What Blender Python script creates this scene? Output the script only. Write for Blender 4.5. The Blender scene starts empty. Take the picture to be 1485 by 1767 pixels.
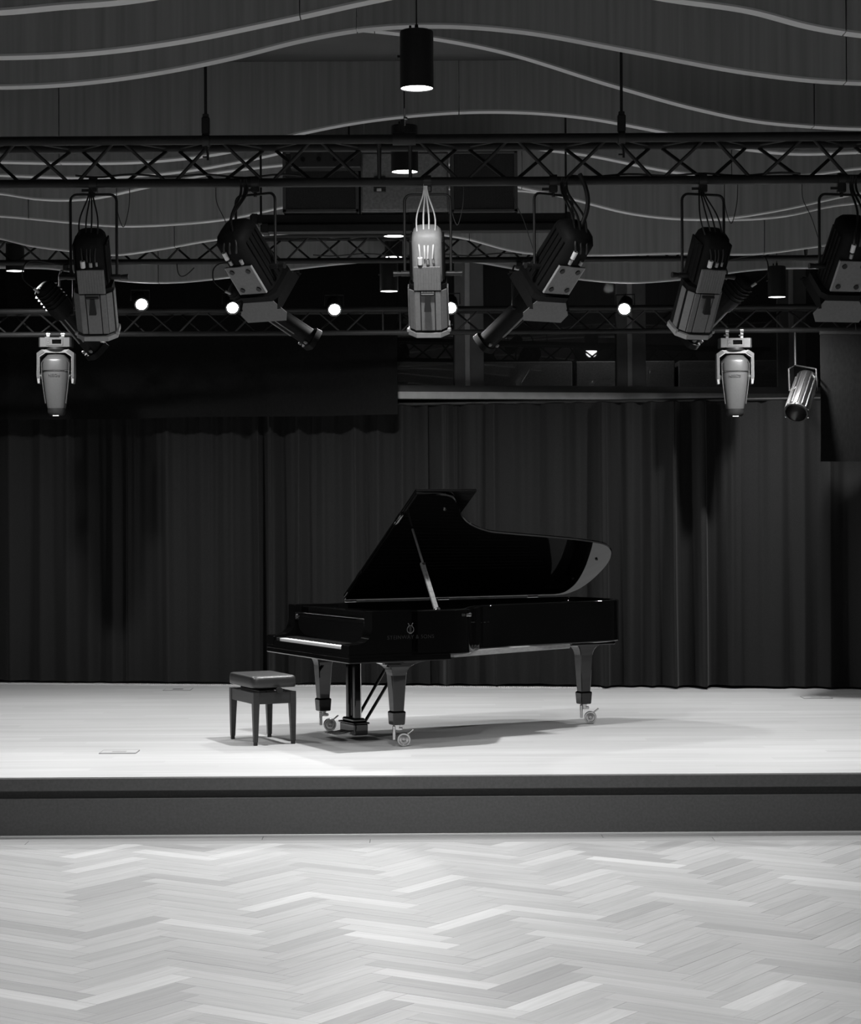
import bpy, math, random
import numpy as np
from mathutils import Vector, Matrix

random.seed(7)
rng = np.random.RandomState(11)
scene = bpy.context.scene
COL = scene.collection
PI = math.pi

# ------------------------------------------------------------------ camera
F_PX, CX, CY = 3650.0, 742.5, 883.5
CAM_Z = 1.717
ROLL = -0.006
cam_data = bpy.data.cameras.new('camera')
cam_data.sensor_fit = 'HORIZONTAL'
cam_data.sensor_width = 36.0
cam_data.lens = 36.0 * F_PX / 1485.0
cam_data.clip_end = 200
cam = bpy.data.objects.new('camera', cam_data)
COL.objects.link(cam)
cam.matrix_world = Matrix.Translation((0, 0, CAM_Z)) @ Matrix.Rotation(PI / 2, 4, 'X') @ Matrix.Rotation(ROLL, 4, 'Z')
scene.camera = cam

# ------------------------------------------------------------------ world and exposure
world = bpy.data.worlds.new('world')
scene.world = world
world.use_nodes = True
world.node_tree.nodes['Background'].inputs[0].default_value = (0.5, 0.5, 0.5, 1)
world.node_tree.nodes['Background'].inputs[1].default_value = 0.0
scene.view_settings.view_transform = 'Standard'
scene.view_settings.look = 'None'
scene.view_settings.gamma = 1.0
scene.view_settings.use_curve_mapping = False
scene.view_settings.exposure = 0.5
HALL_WATTS = 190.0
STAGE_WATTS = 500.0
BACK_WATTS = 380.0
PENDANT_CONE = {'hall': math.radians(162), 'stage': math.radians(124), 'back': math.radians(175)}
SPOT_WATTS = 28.0
ROOM_FILL_WATTS = 8.0


# ------------------------------------------------------------------ helpers
def P(x, y, d):
    """photograph pixel at distance d in front of the camera -> world point"""
    a, b = (x - CX) / F_PX, (CY - y) / F_PX
    c, s = math.cos(ROLL), math.sin(ROLL)
    return Vector(((a * c - b * s) * d, d, CAM_Z + (a * s + b * c) * d))


XF = {}


class MB:
    def __init__(self):
        self.v, self.f = [], []

    def add(self, vs, fs, M=None):
        o = len(self.v)
        for p in vs:
            p = Vector(p)
            self.v.append(M @ p if M is not None else p)
        self.f += [tuple(i + o for i in q) for q in fs]
        return self

    def box(self, c, s, M=None):
        x, y, z = c
        a, b, h = s[0] / 2, s[1] / 2, s[2] / 2
        vs = [(x + i * a, y + j * b, z + k * h) for i in (-1, 1) for j in (-1, 1) for k in (-1, 1)]
        return self.add(vs, [(0, 1, 3, 2), (4, 6, 7, 5), (0, 4, 5, 1), (2, 3, 7, 6), (0, 2, 6, 4), (1, 5, 7, 3)], M)

    def cbox(self, c, s, b=0.004, M=None):
        """box with chamfered edges"""
        x, y, z = c
        h = [s[0] / 2, s[1] / 2, s[2] / 2]
        b = min(b, min(h) * 0.9)
        vs, idx = [], {}
        for i in (-1, 1):
            for j in (-1, 1):
                for k in (-1, 1):
                    for ax in range(3):
                        q = [i * (h[0] - b), j * (h[1] - b), k * (h[2] - b)]
                        sg = (i, j, k)
                        q[ax] = sg[ax] * h[ax]
                        idx[(i, j, k, ax)] = len(vs)
                        vs.append((x + q[0], y + q[1], z + q[2]))
        fs = []
        for ax in range(3):
            o = [a for a in range(3) if a != ax]
            for sgn in (-1, 1):
                loop = []
                for (p, q) in ((-1, -1), (1, -1), (1, 1), (-1, 1)):
                    k = [0, 0, 0]
                    k[ax] = sgn
                    k[o[0]] = p
                    k[o[1]] = q
                    loop.append(idx[tuple(k) + (ax,)])
                flip = (sgn < 0) != (ax == 1)
                fs.append(tuple(reversed(loop)) if flip else tuple(loop))
        for ax in range(3):
            o = [a for a in range(3) if a != ax]
            for p in (-1, 1):
                for q in (-1, 1):
                    k0, k1 = [0, 0, 0], [0, 0, 0]
                    k0[ax], k1[ax] = -1, 1
                    k0[o[0]] = k1[o[0]] = p
                    k0[o[1]] = k1[o[1]] = q
                    fs.append((idx[tuple(k0) + (o[0],)], idx[tuple(k1) + (o[0],)], idx[tuple(k1) + (o[1],)], idx[tuple(k0) + (o[1],)]))
        for i in (-1, 1):
            for j in (-1, 1):
                for k in (-1, 1):
                    fs.append((idx[(i, j, k, 0)], idx[(i, j, k, 1)], idx[(i, j, k, 2)]))
        return self.add(vs, fs, M)

    def cyl(self, p0, p1, r0, r1=None, n=12, caps=True, M=None):
        r1 = r0 if r1 is None else r1
        p0, p1 = Vector(p0), Vector(p1)
        ax = (p1 - p0).normalized()
        t = Vector((0, 0, 1)) if abs(ax.z) < 0.9 else Vector((1, 0, 0))
        u = ax.cross(t).normalized()
        w = ax.cross(u)
        vs = []
        for p, r in ((p0, r0), (p1, r1)):
            for i in range(n):
                a = 2 * PI * i / n
                vs.append(p + u * (r * math.cos(a)) + w * (r * math.sin(a)))
        fs = [(i, i + n, (i + 1) % n + n, (i + 1) % n) for i in range(n)]
        if caps:
            fs += [tuple(range(n)), tuple(reversed(range(n, 2 * n)))]
        return self.add(vs, fs, M)

    def tube(self, pts, r, n=8, M=None):
        pts = [Vector(p) for p in pts]
        m = len(pts)
        vs = []
        prev = None
        for i, p in enumerate(pts):
            t = (pts[min(i + 1, m - 1)] - pts[max(i - 1, 0)]).normalized()
            if prev is None:
                q = Vector((0, 0, 1)) if abs(t.z) < 0.9 else Vector((0, 1, 0))
                u = t.cross(q).normalized()
            else:
                u = (prev - t * prev.dot(t)).normalized()
            prev = u
            w = t.cross(u)
            rr = r[i] if isinstance(r, (list, tuple)) else r
            for k in range(n):
                a = 2 * PI * k / n
                vs.append(p + u * (rr * math.cos(a)) + w * (rr * math.sin(a)))
        fs = []
        for i in range(m - 1):
            for k in range(n):
                k2 = (k + 1) % n
                fs.append((i * n + k, i * n + k2, (i + 1) * n + k2, (i + 1) * n + k))
        fs += [tuple(reversed(range(n))), tuple(range((m - 1) * n, m * n))]
        return self.add(vs, fs, M)

    def lathe(self, prof, n=24, M=None):
        """profile of (r, z) about the z axis"""
        vs = []
        for r, z in prof:
            for k in range(n):
                a = 2 * PI * k / n
                vs.append((r * math.cos(a), r * math.sin(a), z))
        fs = []
        for i in range(len(prof) - 1):
            for k in range(n):
                k2 = (k + 1) % n
                fs.append((i * n + k, i * n + k2, (i + 1) * n + k2, (i + 1) * n + k))
        return self.add(vs, fs, M)

    def prism(self, poly, z0, z1, M=None):
        n = len(poly)
        vs = [(x, y, z0) for x, y in poly] + [(x, y, z1) for x, y in poly]
        fs = [(i, (i + 1) % n, (i + 1) % n + n, i + n) for i in range(n)]
        fs += [tuple(reversed(range(n))), tuple(range(n, 2 * n))]
        return self.add(vs, fs, M)

    def loft(self, rings, M=None, caps=True):
        n = len(rings[0])
        vs = [p for r in rings for p in r]
        fs = []
        for i in range(len(rings) - 1):
            for k in range(n):
                k2 = (k + 1) % n
                fs.append((i * n + k, i * n + k2, (i + 1) * n + k2, (i + 1) * n + k))
        if caps:
            fs += [tuple(reversed(range(n))), tuple(range((len(rings) - 1) * n, len(rings) * n))]
        return self.add(vs, fs, M)

    def mesh(self, name, mat, smooth=None, M=None):
        me = bpy.data.meshes.new(name)
        vs = [M @ p for p in self.v] if M is not None else self.v
        me.from_pydata([tuple(p) for p in vs], [], self.f)
        me.validate()
        import bmesh
        bm = bmesh.new()
        bm.from_mesh(me)
        bmesh.ops.recalc_face_normals(bm, faces=bm.faces)
        bm.to_mesh(me)
        bm.free()
        if mat:
            me.materials.append(mat)
        if smooth is not None:
            for p in me.polygons:
                p.use_smooth = True
            me.set_sharp_from_angle(angle=math.radians(smooth))
        return me

    def build(self, name, mat, parent=None, smooth=None, world=False):
        M = XF[parent.name].inverted() if (world and parent is not None) else None
        o = bpy.data.objects.new(name, self.mesh(name, mat, smooth, M))
        COL.objects.link(o)
        if parent is not None:
            o.parent = parent
            XF[o.name] = XF[parent.name]
        else:
            XF[o.name] = Matrix.Identity(4)
        return o


def tag(o, label=None, cat=None, group=None, kind=None):
    if label:
        o['label'] = label
    if cat:
        o['category'] = cat
    if group:
        o['group'] = group
    if kind:
        o['kind'] = kind
    return o


def empty(name, loc=(0, 0, 0), M=None):
    o = bpy.data.objects.new(name, None)
    COL.objects.link(o)
    o.empty_display_size = 0.05
    o.matrix_world = M if M is not None else Matrix.Translation(loc)
    XF[o.name] = o.matrix_world.copy()
    return o


def thing(name, label, cat, loc=(0, 0, 0), group=None, kind=None, M=None):
    return tag(empty(name, loc, M), label, cat, group, kind)


def inst(me, name, parent, loc=(0, 0, 0), M=None):
    o = bpy.data.objects.new(name, me)
    COL.objects.link(o)
    o.parent = parent
    o.matrix_local = M if M is not None else Matrix.Translation(loc)
    return o


def frame_mat(origin, x, y, z):
    m = Matrix.Identity(4)
    for i in range(3):
        m[i][0], m[i][1], m[i][2], m[i][3] = x[i], y[i], z[i], origin[i]
    return m


def spline(pts, xs):
    """monotone-ish cubic hermite through pts, sampled at xs"""
    px = np.array([p[0] for p in pts], float)
    py = np.array([p[1] for p in pts], float)
    m = np.zeros(len(px))
    dl = np.diff(py) / np.diff(px)
    m[1:-1] = (dl[:-1] * np.diff(px)[1:] + dl[1:] * np.diff(px)[:-1]) / (px[2:] - px[:-2])
    m[0], m[-1] = dl[0], dl[-1]
    out = []
    for x in xs:
        i = int(np.clip(np.searchsorted(px, x) - 1, 0, len(px) - 2))
        h = px[i + 1] - px[i]
        t = (x - px[i]) / h
        t = min(max(t, 0), 1)
        out.append((2 * t**3 - 3 * t**2 + 1) * py[i] + (t**3 - 2 * t**2 + t) * h * m[i] + (-2 * t**3 + 3 * t**2) * py[i + 1] + (t**3 - t**2) * h * m[i + 1])
    return out


# ------------------------------------------------------------------ materials
MATS = {}


def mat(name, v, rough=0.5, metal=0.0, spec=0.5, coat=0.0, emis=None, noise=None, bump=None, sheen=0.0):
    """grey procedural material; noise = (scale vector, amount), bump = (scale, strength)"""
    if name in MATS:
        return MATS[name]
    m = bpy.data.materials.new(name)
    m.use_nodes = True
    nt = m.node_tree
    b = nt.nodes['Principled BSDF']
    b.inputs['Base Color'].default_value = (v, v, v, 1)
    b.inputs['Roughness'].default_value = rough
    b.inputs['Metallic'].default_value = metal
    b.inputs['Specular IOR Level'].default_value = spec
    b.inputs['Coat Weight'].default_value = coat
    b.inputs['Coat Roughness'].default_value = 0.03
    b.inputs['Sheen Weight'].default_value = sheen
    b.inputs['Sheen Roughness'].default_value = 0.35
    if emis:
        b.inputs['Emission Color'].default_value = (1, 1, 1, 1)
        b.inputs['Emission Strength'].default_value = emis
    if noise or bump:
        tc = nt.nodes.new('ShaderNodeTexCoord')
        mp = nt.nodes.new('ShaderNodeMapping')
        nt.links.new(tc.outputs['Object'], mp.inputs[0])
        sc = noise[0] if noise else (bump[0],) * 3
        mp.inputs['Scale'].default_value = sc
        nz = nt.nodes.new('ShaderNodeTexNoise')
        nz.inputs['Scale'].default_value = 1.0
        nz.inputs['Detail'].default_value = 4.0
        nt.links.new(mp.outputs[0], nz.inputs['Vector'])
        if noise:
            mr = nt.nodes.new('ShaderNodeMapRange')
            mr.inputs[1].default_value = 0.3
            mr.inputs[2].default_value = 0.7
            mr.inputs[3].default_value = v * (1 - noise[1])
            mr.inputs[4].default_value = v * (1 + noise[1])
            nt.links.new(nz.outputs[0], mr.inputs[0])
            nt.links.new(mr.outputs[0], b.inputs['Base Color'])
        if bump:
            bp = nt.nodes.new('ShaderNodeBump')
            bp.inputs['Strength'].default_value = bump[1]
            bp.inputs['Distance'].default_value = 0.01
            nz2 = nt.nodes.new('ShaderNodeTexNoise')
            nz2.inputs['Scale'].default_value = bump[0]
            nz2.inputs['Detail'].default_value = 3
            nt.links.new(tc.outputs['Object'], nz2.inputs['Vector'])
            nt.links.new(nz2.outputs[0], bp.inputs['Height'])
            nt.links.new(bp.outputs[0], b.inputs['Normal'])
    MATS[name] = m
    return m


def node(nt, kind, **kw):
    n = nt.nodes.new(kind)
    for k, v in kw.items():
        setattr(n, k, v)
    return n


def parquet_material(island=False):
    m = bpy.data.materials.new('oak_parquet')
    m.use_nodes = True
    nt = m.node_tree
    b = nt.nodes['Principled BSDF']
    b.inputs['Roughness'].default_value = 0.42
    b.inputs['Specular IOR Level'].default_value = 0.35
    tc = node(nt, 'ShaderNodeTexCoord')
    oi = node(nt, 'ShaderNodeNewGeometry') if island else node(nt, 'ShaderNodeObjectInfo')
    rnd = oi.outputs['Random Per Island'] if island else oi.outputs['Random']
    cmb = node(nt, 'ShaderNodeVectorMath', operation='SCALE')
    cx = node(nt, 'ShaderNodeCombineXYZ')
    mul = node(nt, 'ShaderNodeMath', operation='MULTIPLY')
    mul.inputs[1].default_value = 37.0
    nt.links.new(rnd, mul.inputs[0])
    nt.links.new(mul.outputs[0], cx.inputs[0])
    nt.links.new(mul.outputs[0], cx.inputs[2])
    add = node(nt, 'ShaderNodeVectorMath', operation='ADD')
    nt.links.new(tc.outputs['Object'], add.inputs[0])
    nt.links.new(cx.outputs[0], add.inputs[1])
    mp = node(nt, 'ShaderNodeMapping')
    mp.inputs['Scale'].default_value = (1.8, 26.0, 1.0)
    nt.links.new(add.outputs[0], mp.inputs[0])
    nz = node(nt, 'ShaderNodeTexNoise')
    nz.inputs['Scale'].default_value = 1.0
    nz.inputs['Detail'].default_value = 5
    nz.inputs['Distortion'].default_value = 1.2
    nt.links.new(mp.outputs[0], nz.inputs['Vector'])
    # block tone from the random id of each block
    cr = node(nt, 'ShaderNodeValToRGB')
    cr.color_ramp.elements[0].position = 0.0
    cr.color_ramp.elements[0].color = (0.27, 0.27, 0.27, 1)
    cr.color_ramp.elements[1].position = 1.0
    cr.color_ramp.elements[1].color = (0.5, 0.5, 0.5, 1)
    e = cr.color_ramp.elements.new(0.2)
    e.color = (0.325, 0.325, 0.325, 1)
    e = cr.color_ramp.elements.new(0.85)
    e.color = (0.375, 0.375, 0.375, 1)
    e = cr.color_ramp.elements.new(0.92)
    e.color = (0.42, 0.42, 0.42, 1)
    nt.links.new(rnd, cr.inputs[0])
    mr = node(nt, 'ShaderNodeMapRange')
    mr.inputs[1].default_value = 0.25
    mr.inputs[2].default_value = 0.75
    mr.inputs[3].default_value = 0.87
    mr.inputs[4].default_value = 1.10
    nt.links.new(nz.outputs[0], mr.inputs[0])
    mx = node(nt, 'ShaderNodeVectorMath', operation='SCALE')
    nt.links.new(cr.outputs[0], mx.inputs[0])
    nt.links.new(mr.outputs[0], mx.inputs['Scale'])
    nt.links.new(mx.outputs[0], b.inputs['Base Color'])
    MATS['oak_parquet'] = m
    return m


def board_material(name, v, board, axis_scale, var, grain, rough=0.4, spec=0.4, offs=0.35):
    """boards that run along X: a tone for each board row and length, plus grain"""
    m = bpy.data.materials.new(name)
    m.use_nodes = True
    nt = m.node_tree
    b = nt.nodes['Principled BSDF']
    b.inputs['Roughness'].default_value = rough
    b.inputs['Specular IOR Level'].default_value = spec
    tc = node(nt, 'ShaderNodeTexCoord')
    sep = node(nt, 'ShaderNodeSeparateXYZ')
    nt.links.new(tc.outputs['Object'], sep.inputs[0])

    def mth(op, a, bb=None):
        n = node(nt, 'ShaderNodeMath', operation=op)
        for i, q in enumerate((a, bb)):
            if q is None:
                continue
            if isinstance(q, (int, float)):
                n.inputs[i].default_value = q
            else:
                nt.links.new(q, n.inputs[i])
        return n.outputs[0]
    row = mth('FLOOR', mth('DIVIDE', sep.outputs[1], board))
    shift = mth('MULTIPLY', row, offs * 1.7)
    colm = mth('FLOOR', mth('ADD', mth('DIVIDE', sep.outputs[0], 2.1), shift))
    cx = node(nt, 'ShaderNodeCombineXYZ')
    nt.links.new(row, cx.inputs[0])
    nt.links.new(colm, cx.inputs[1])
    wn = node(nt, 'ShaderNodeTexWhiteNoise')
    nt.links.new(cx.outputs[0], wn.inputs[0])
    mp = node(nt, 'ShaderNodeMapping')
    mp.inputs['Scale'].default_value = axis_scale
    nt.links.new(tc.outputs['Object'], mp.inputs[0])
    nz = node(nt, 'ShaderNodeTexNoise')
    nz.inputs['Scale'].default_value = 1.0
    nz.inputs['Detail'].default_value = 5
    nt.links.new(mp.outputs[0], nz.inputs['Vector'])
    t = mth('ADD', mth('MULTIPLY', mth('SUBTRACT', wn.outputs['Value'], 0.5), 2 * var), mth('MULTIPLY', mth('SUBTRACT', nz.outputs[0], 0.5), 2 * grain))
    t = mth('MULTIPLY', mth('ADD', t, 1.0), v)
    nt.links.new(t, b.inputs['Base Color'])
    MATS[name] = m
    return m


parquet = parquet_material()
stage_mat = board_material('stage_boards', 0.40, 0.14, (0.9, 30.0, 1.0), 0.07, 0.24, rough=0.45, spec=0.3)
strip_mat = mat('parquet_border', 0.27, 0.45, noise=((2.0, 60.0, 2.0), 0.12))
riser_mat = mat('riser_paint', 0.08, 0.75, spec=0.2, noise=((60, 60, 60), 0.10))
gap_mat = mat('subfloor_dark', 0.16, 0.8)
baffle_mat = mat('baffle_wood', 0.25, 0.6, spec=0.2, noise=((26.0, 26.0, 0.7), 0.16))
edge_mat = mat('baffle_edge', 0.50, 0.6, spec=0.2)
ceil_mat = mat('ceiling_paint', 0.06, 0.8, noise=((3, 3, 3), 0.1))
wall_mat = mat('wall_paint', 0.03, 0.8, noise=((2, 2, 2), 0.1))
curtain_mat = mat('curtain_velvet', 0.019, 0.95, spec=0.05, sheen=0.10, noise=((160, 160, 60), 0.12))
border_mat = mat('border_cloth', 0.008, 0.95, spec=0.05, noise=((70, 70, 25), 0.2))
black = mat('black_paint', 0.014, 0.45, spec=0.35, bump=(180, 0.05))
truss_mat = mat('truss_black', 0.016, 0.55, spec=0.25, noise=((8, 8, 8), 0.2))
rubber = mat('cable_rubber', 0.012, 0.55, noise=((40, 40, 40), 0.1))
fixture_dark = mat('fixture_dark', 0.008, 0.65, spec=0.12, noise=((30, 30, 30), 0.15))
fixture_grey = mat('fixture_grey', 0.17, 0.55, noise=((70, 70, 70), 0.08))
fixture_light = mat('fixture_rim', 0.30, 0.5, noise=((40, 40, 40), 0.08))
plug_mat = mat('white_plug', 0.75, 0.4, noise=((60, 60, 60), 0.05))
chrome = mat('chrome', 0.75, 0.18, metal=1.0, noise=((20, 20, 20), 0.05))
silver = mat('silver_paint', 0.075, 0.36, metal=0.3, noise=((90, 90, 90), 0.06))
lacquer = mat('piano_lacquer', 0.0025, 0.035, spec=0.5, coat=0.0, noise=((5, 5, 5), 0.1))
satin = mat('bench_wood', 0.02, 0.33, spec=0.5, noise=((6, 60, 60), 0.2))
leather = mat('bench_leather', 0.02, 0.36, spec=0.6, bump=(160, 0.12))
prop_mat = mat('prop_wood', 0.16, 0.25, spec=0.6, noise=((8, 60, 60), 0.2))
raw_wood = mat('raw_wood', 0.30, 0.6, noise=((6, 60, 60), 0.15))
brass = mat('brass', 0.55, 0.25, metal=1.0, noise=((30, 30, 30), 0.1))
logo_mat = mat('logo_gold', 0.09, 0.45, metal=0.6, noise=((30, 30, 30), 0.1))
letter_mat = mat('letter_grey', 0.012, 0.4, metal=0.3, noise=((30, 30, 30), 0.1))
ivory = mat('key_white', 0.80, 0.3, noise=((30, 30, 30), 0.03))
ebony = mat('key_black', 0.01, 0.3, noise=((30, 30, 30), 0.1))
plate_mat = mat('iron_plate', 0.03, 0.5, metal=0.2, noise=((8, 8, 8), 0.1))
felt = mat('felt_dark', 0.02, 0.9, noise=((40, 40, 40), 0.1))
lamp_glow = mat('lamp_glow', 0.9, 0.4, emis=9.0)
spot_glow = mat('spot_glow', 0.9, 0.3, emis=30.0)
slot_glow = mat('lens_slot', 0.8, 0.3, emis=0.8)
ledge_mat = mat('ledge_paint', 0.80, 0.6, noise=((10, 10, 10), 0.08))
frame_mat_ = mat('window_frame', 0.15, 0.5, noise=((8, 8, 8), 0.1))
frame_light = mat('window_frame_light', 0.40, 0.5, noise=((8, 8, 8), 0.1))
panel_grey = mat('cabinet_grey', 0.20, 0.55, noise=((60, 60, 60), 0.2))
grille_mat = mat('speaker_grille', 0.02, 0.6, noise=((140, 140, 140), 0.5))
speaker_mat = mat('speaker_box', 0.02, 0.55, noise=((50, 50, 50), 0.15))
speaker_edge = mat('speaker_edge', 0.06, 0.5, noise=((50, 50, 50), 0.1))
label_mat = mat('paper_label', 0.55, 0.6, noise=((50, 50, 50), 0.05))
print_mat = mat('dark_print', 0.02, 0.6, noise=((50, 50, 50), 0.05))


def glass_material():
    m = bpy.data.materials.new('window_glass')
    m.use_nodes = True
    nt = m.node_tree
    b = nt.nodes['Principled BSDF']
    nz = node(nt, 'ShaderNodeTexNoise')
    nz.inputs['Scale'].default_value = 1.5
    bp = node(nt, 'ShaderNodeBump')
    bp.inputs['Strength'].default_value = 0.01
    nt.links.new(nz.outputs[0], bp.inputs['Height'])
    gl = node(nt, 'ShaderNodeBsdfGlossy')
    gl.inputs['Color'].default_value = (0.9, 0.9, 0.9, 1)
    gl.inputs['Roughness'].default_value = 0.015
    nt.links.new(bp.outputs[0], gl.inputs['Normal'])
    tr = node(nt, 'ShaderNodeBsdfTransparent')
    tr.inputs['Color'].default_value = (0.75, 0.75, 0.75, 1)
    fr = node(nt, 'ShaderNodeFresnel')
    fr.inputs['IOR'].default_value = 1.8
    mx = node(nt, 'ShaderNodeMixShader')
    nt.links.new(fr.outputs[0], mx.inputs[0])
    nt.links.new(tr.outputs[0], mx.inputs[1])
    nt.links.new(gl.outputs[0], mx.inputs[2])
    nt.links.new(mx.outputs[0], nt.nodes['Material Output'].inputs['Surface'])
    nt.nodes.remove(b)
    return m


glass = glass_material()

# ------------------------------------------------------------------ room shell
FLOOR_Z = -0.39
STAGE_Y = 13.80
CEIL_Z = 4.47
HALF = 6.4
BACK = 24.0

tag(MB().box((0, 5.0, FLOOR_Z - 0.10), (2 * HALF, 18.0, 0.16)).build('floor', gap_mat), kind='structure')
floor_obj = bpy.data.objects['floor']
tag(MB().box((0, (BACK - 4) / 2, CEIL_Z + 0.06), (2 * HALF, BACK + 4, 0.12)).build('ceiling', ceil_mat), kind='structure')
tag(MB().box((-HALF - 0.1, (BACK - 4) / 2, 2.0), (0.2, BACK + 4, 5.2)).build('wall_left', wall_mat), kind='structure')
tag(MB().box((HALF + 0.1, (BACK - 4) / 2, 2.0), (0.2, BACK + 4, 5.2)).build('wall_right', wall_mat), kind='structure')
tag(MB().box((0, BACK + 0.1, 2.0), (2 * HALF + 0.4, 0.2, 5.2)).build('wall_back', wall_mat), kind='structure')
tag(MB().box((0, -4.1, 2.0), (2 * HALF + 0.4, 0.2, 5.2)).build('wall_front', wall_mat), kind='structure')

# stage platform: deck with a lip, a recessed riser face and a thin trim along its foot
tag(MB().box((0, (STAGE_Y + BACK) / 2, -0.045), (2 * HALF, BACK - STAGE_Y, 0.09)).build('stage_deck', stage_mat), 'pale boarded stage floor under the grand piano', 'stage', kind='structure')
tag(MB().cbox((0, STAGE_Y - 0.012, -0.046), (2 * HALF, 0.024, 0.083), 0.003).build('stage_lip', riser_mat), kind='structure')
tag(MB().cbox((0, STAGE_Y - 0.004, -0.2605), (2 * HALF, 0.03, 0.246), 0.003).box((0, STAGE_Y + 0.055, -0.235), (2 * HALF, 0.04, 0.296)).build('stage_riser', riser_mat), kind='structure')  # groove under the lip added to give a dark band of shade
tag(MB().cbox((0, STAGE_Y - 0.026, FLOOR_Z + 0.007), (2 * HALF, 0.012, 0.014), 0.002).build('trim_1', edge_mat), kind='structure')

# border boards along the foot of the stage
bw, bl = 0.145, 2.2
bme = MB().cbox((0, 0, -0.009), (bl - 0.003, bw - 0.002, 0.018), 0.001).mesh('border_board', strip_mat)
for r in range(2):
    for i in range(-3, 4):
        o = inst(bme, 'border_board', floor_obj, (i * bl + 0.7 * r, STAGE_Y - 0.02 - bw * (r + 0.5), FLOOR_Z + 0.0005))
        if abs(i * bl + 0.7 * r) > HALF - bl / 2:
            bpy.data.objects.remove(o)

# herringbone parquet: a block is L long and W wide
L, W = 0.63, 0.126
ROT = math.radians(11.0)
block = MB().cbox((0, 0, -0.009), (L - 0.0012, W - 0.0012, 0.018), 0.0008).mesh('parquet_block', parquet)
Y_END = STAGE_Y - 0.02 - 2 * bw
blocks = []
ca, sa = math.cos(PI / 4), math.sin(PI / 4)
NP = 5
for i in range(-80, 81):
    for j in range(-14, 15):
        # standard herringbone: horizontal block at (i*W + j*2L ...), vertical partner
        for k in (0, 1):
            if k == 0:
                cxy = (i * W + j * L * 1.0 + L / 2, i * W - j * L * 1.0 + W / 2)
                ang = 0.0
            else:
                cxy = (i * W + j * L - W / 2 + W, i * W - j * L + W + L / 2)
                ang = PI / 2
            x = cxy[0] * ca - cxy[1] * sa
            y = cxy[0] * sa + cxy[1] * ca
            a = ang + PI / 4 + ROT
            X = x * math.cos(ROT) - y * math.sin(ROT)
            Y = x * math.sin(ROT) + y * math.cos(ROT) + 11.0
            blocks.append((X, Y, a))
vis, far = [], []
for X, Y, a in blocks:
    hx = abs(math.cos(a)) * L / 2 + abs(math.sin(a)) * W / 2
    hy = abs(math.sin(a)) * L / 2 + abs(math.cos(a)) * W / 2
    if Y - hy > Y_END - 0.01 or abs(X) > 5.5 or Y < 5.0:
        continue
    px = CX + F_PX * X / Y
    py = CY + F_PX * (CAM_Z - FLOOR_Z) / Y
    ok = -60 < px < 1545 and py < 1805
    (vis if ok else far).append((X, Y, a))
vis.sort(key=lambda q: q[1])
far += vis[300:]
vis = vis[:300]


def clip_y(poly, yc):
    out = []
    for i in range(len(poly)):
        a, b = poly[i], poly[(i + 1) % len(poly)]
        if a[1] <= yc:
            out.append(a)
        if (a[1] <= yc) != (b[1] <= yc):
            t = (yc - a[1]) / (b[1] - a[1])
            out.append((a[0] + t * (b[0] - a[0]), yc))
    return out


for X, Y, a in vis:
    hy = abs(math.sin(a)) * L / 2 + abs(math.cos(a)) * W / 2
    M = Matrix.Translation((X, Y, FLOOR_Z + random.uniform(-0.0004, 0.0002))) @ Matrix.Rotation(a + (PI if random.random() < .5 else 0), 4, 'Z')
    if Y + hy < Y_END:
        inst(block, 'parquet_block', floor_obj, M=M)
    else:
        corners = [M @ Vector((sx * (L - .0012) / 2, sy * (W - .0012) / 2, 0)) for sx, sy in ((-1, -1), (1, -1), (1, 1), (-1, 1))]
        poly = clip_y([(c.x, c.y) for c in corners], Y_END - 0.001)
        if len(poly) >= 3:
            Mi = M.inverted()
            lp = [Mi @ Vector((x, y, M.translation.z)) for x, y in poly]
            me = MB().prism([(q.x, q.y) for q in lp], -0.018, 0.0).mesh('parquet_block', parquet)
            inst(me, 'parquet_block', floor_obj, M=M)
rest = MB()
for X, Y, a in far:
    M = Matrix.Translation((X, Y, 0)) @ Matrix.Rotation(a, 4, 'Z')
    corners = [M @ Vector((sx * (L - .0012) / 2, sy * (W - .0012) / 2, 0)) for sx, sy in ((-1, -1), (1, -1), (1, 1), (-1, 1))]
    poly = clip_y([(c.x, c.y) for c in corners], Y_END - 0.001)
    if len(poly) >= 3:
        rest.prism(poly, FLOOR_Z - 0.018, FLOOR_Z - 0.0002)
# the hall floor beyond the photograph's view, same oak
rest.box((0, 0.5, FLOOR_Z - 0.012), (2 * HALF, 9.0, 0.02))
rest.box((-5.95, 9.3, FLOOR_Z - 0.012), (0.9, 8.4, 0.02))
rest.box((5.95, 9.3, FLOOR_Z - 0.012), (0.9, 8.4, 0.02))
plain_oak = parquet_material(True)
tag(rest.build('parquet_remainder', plain_oak, floor_obj), kind='stuff')

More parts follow.
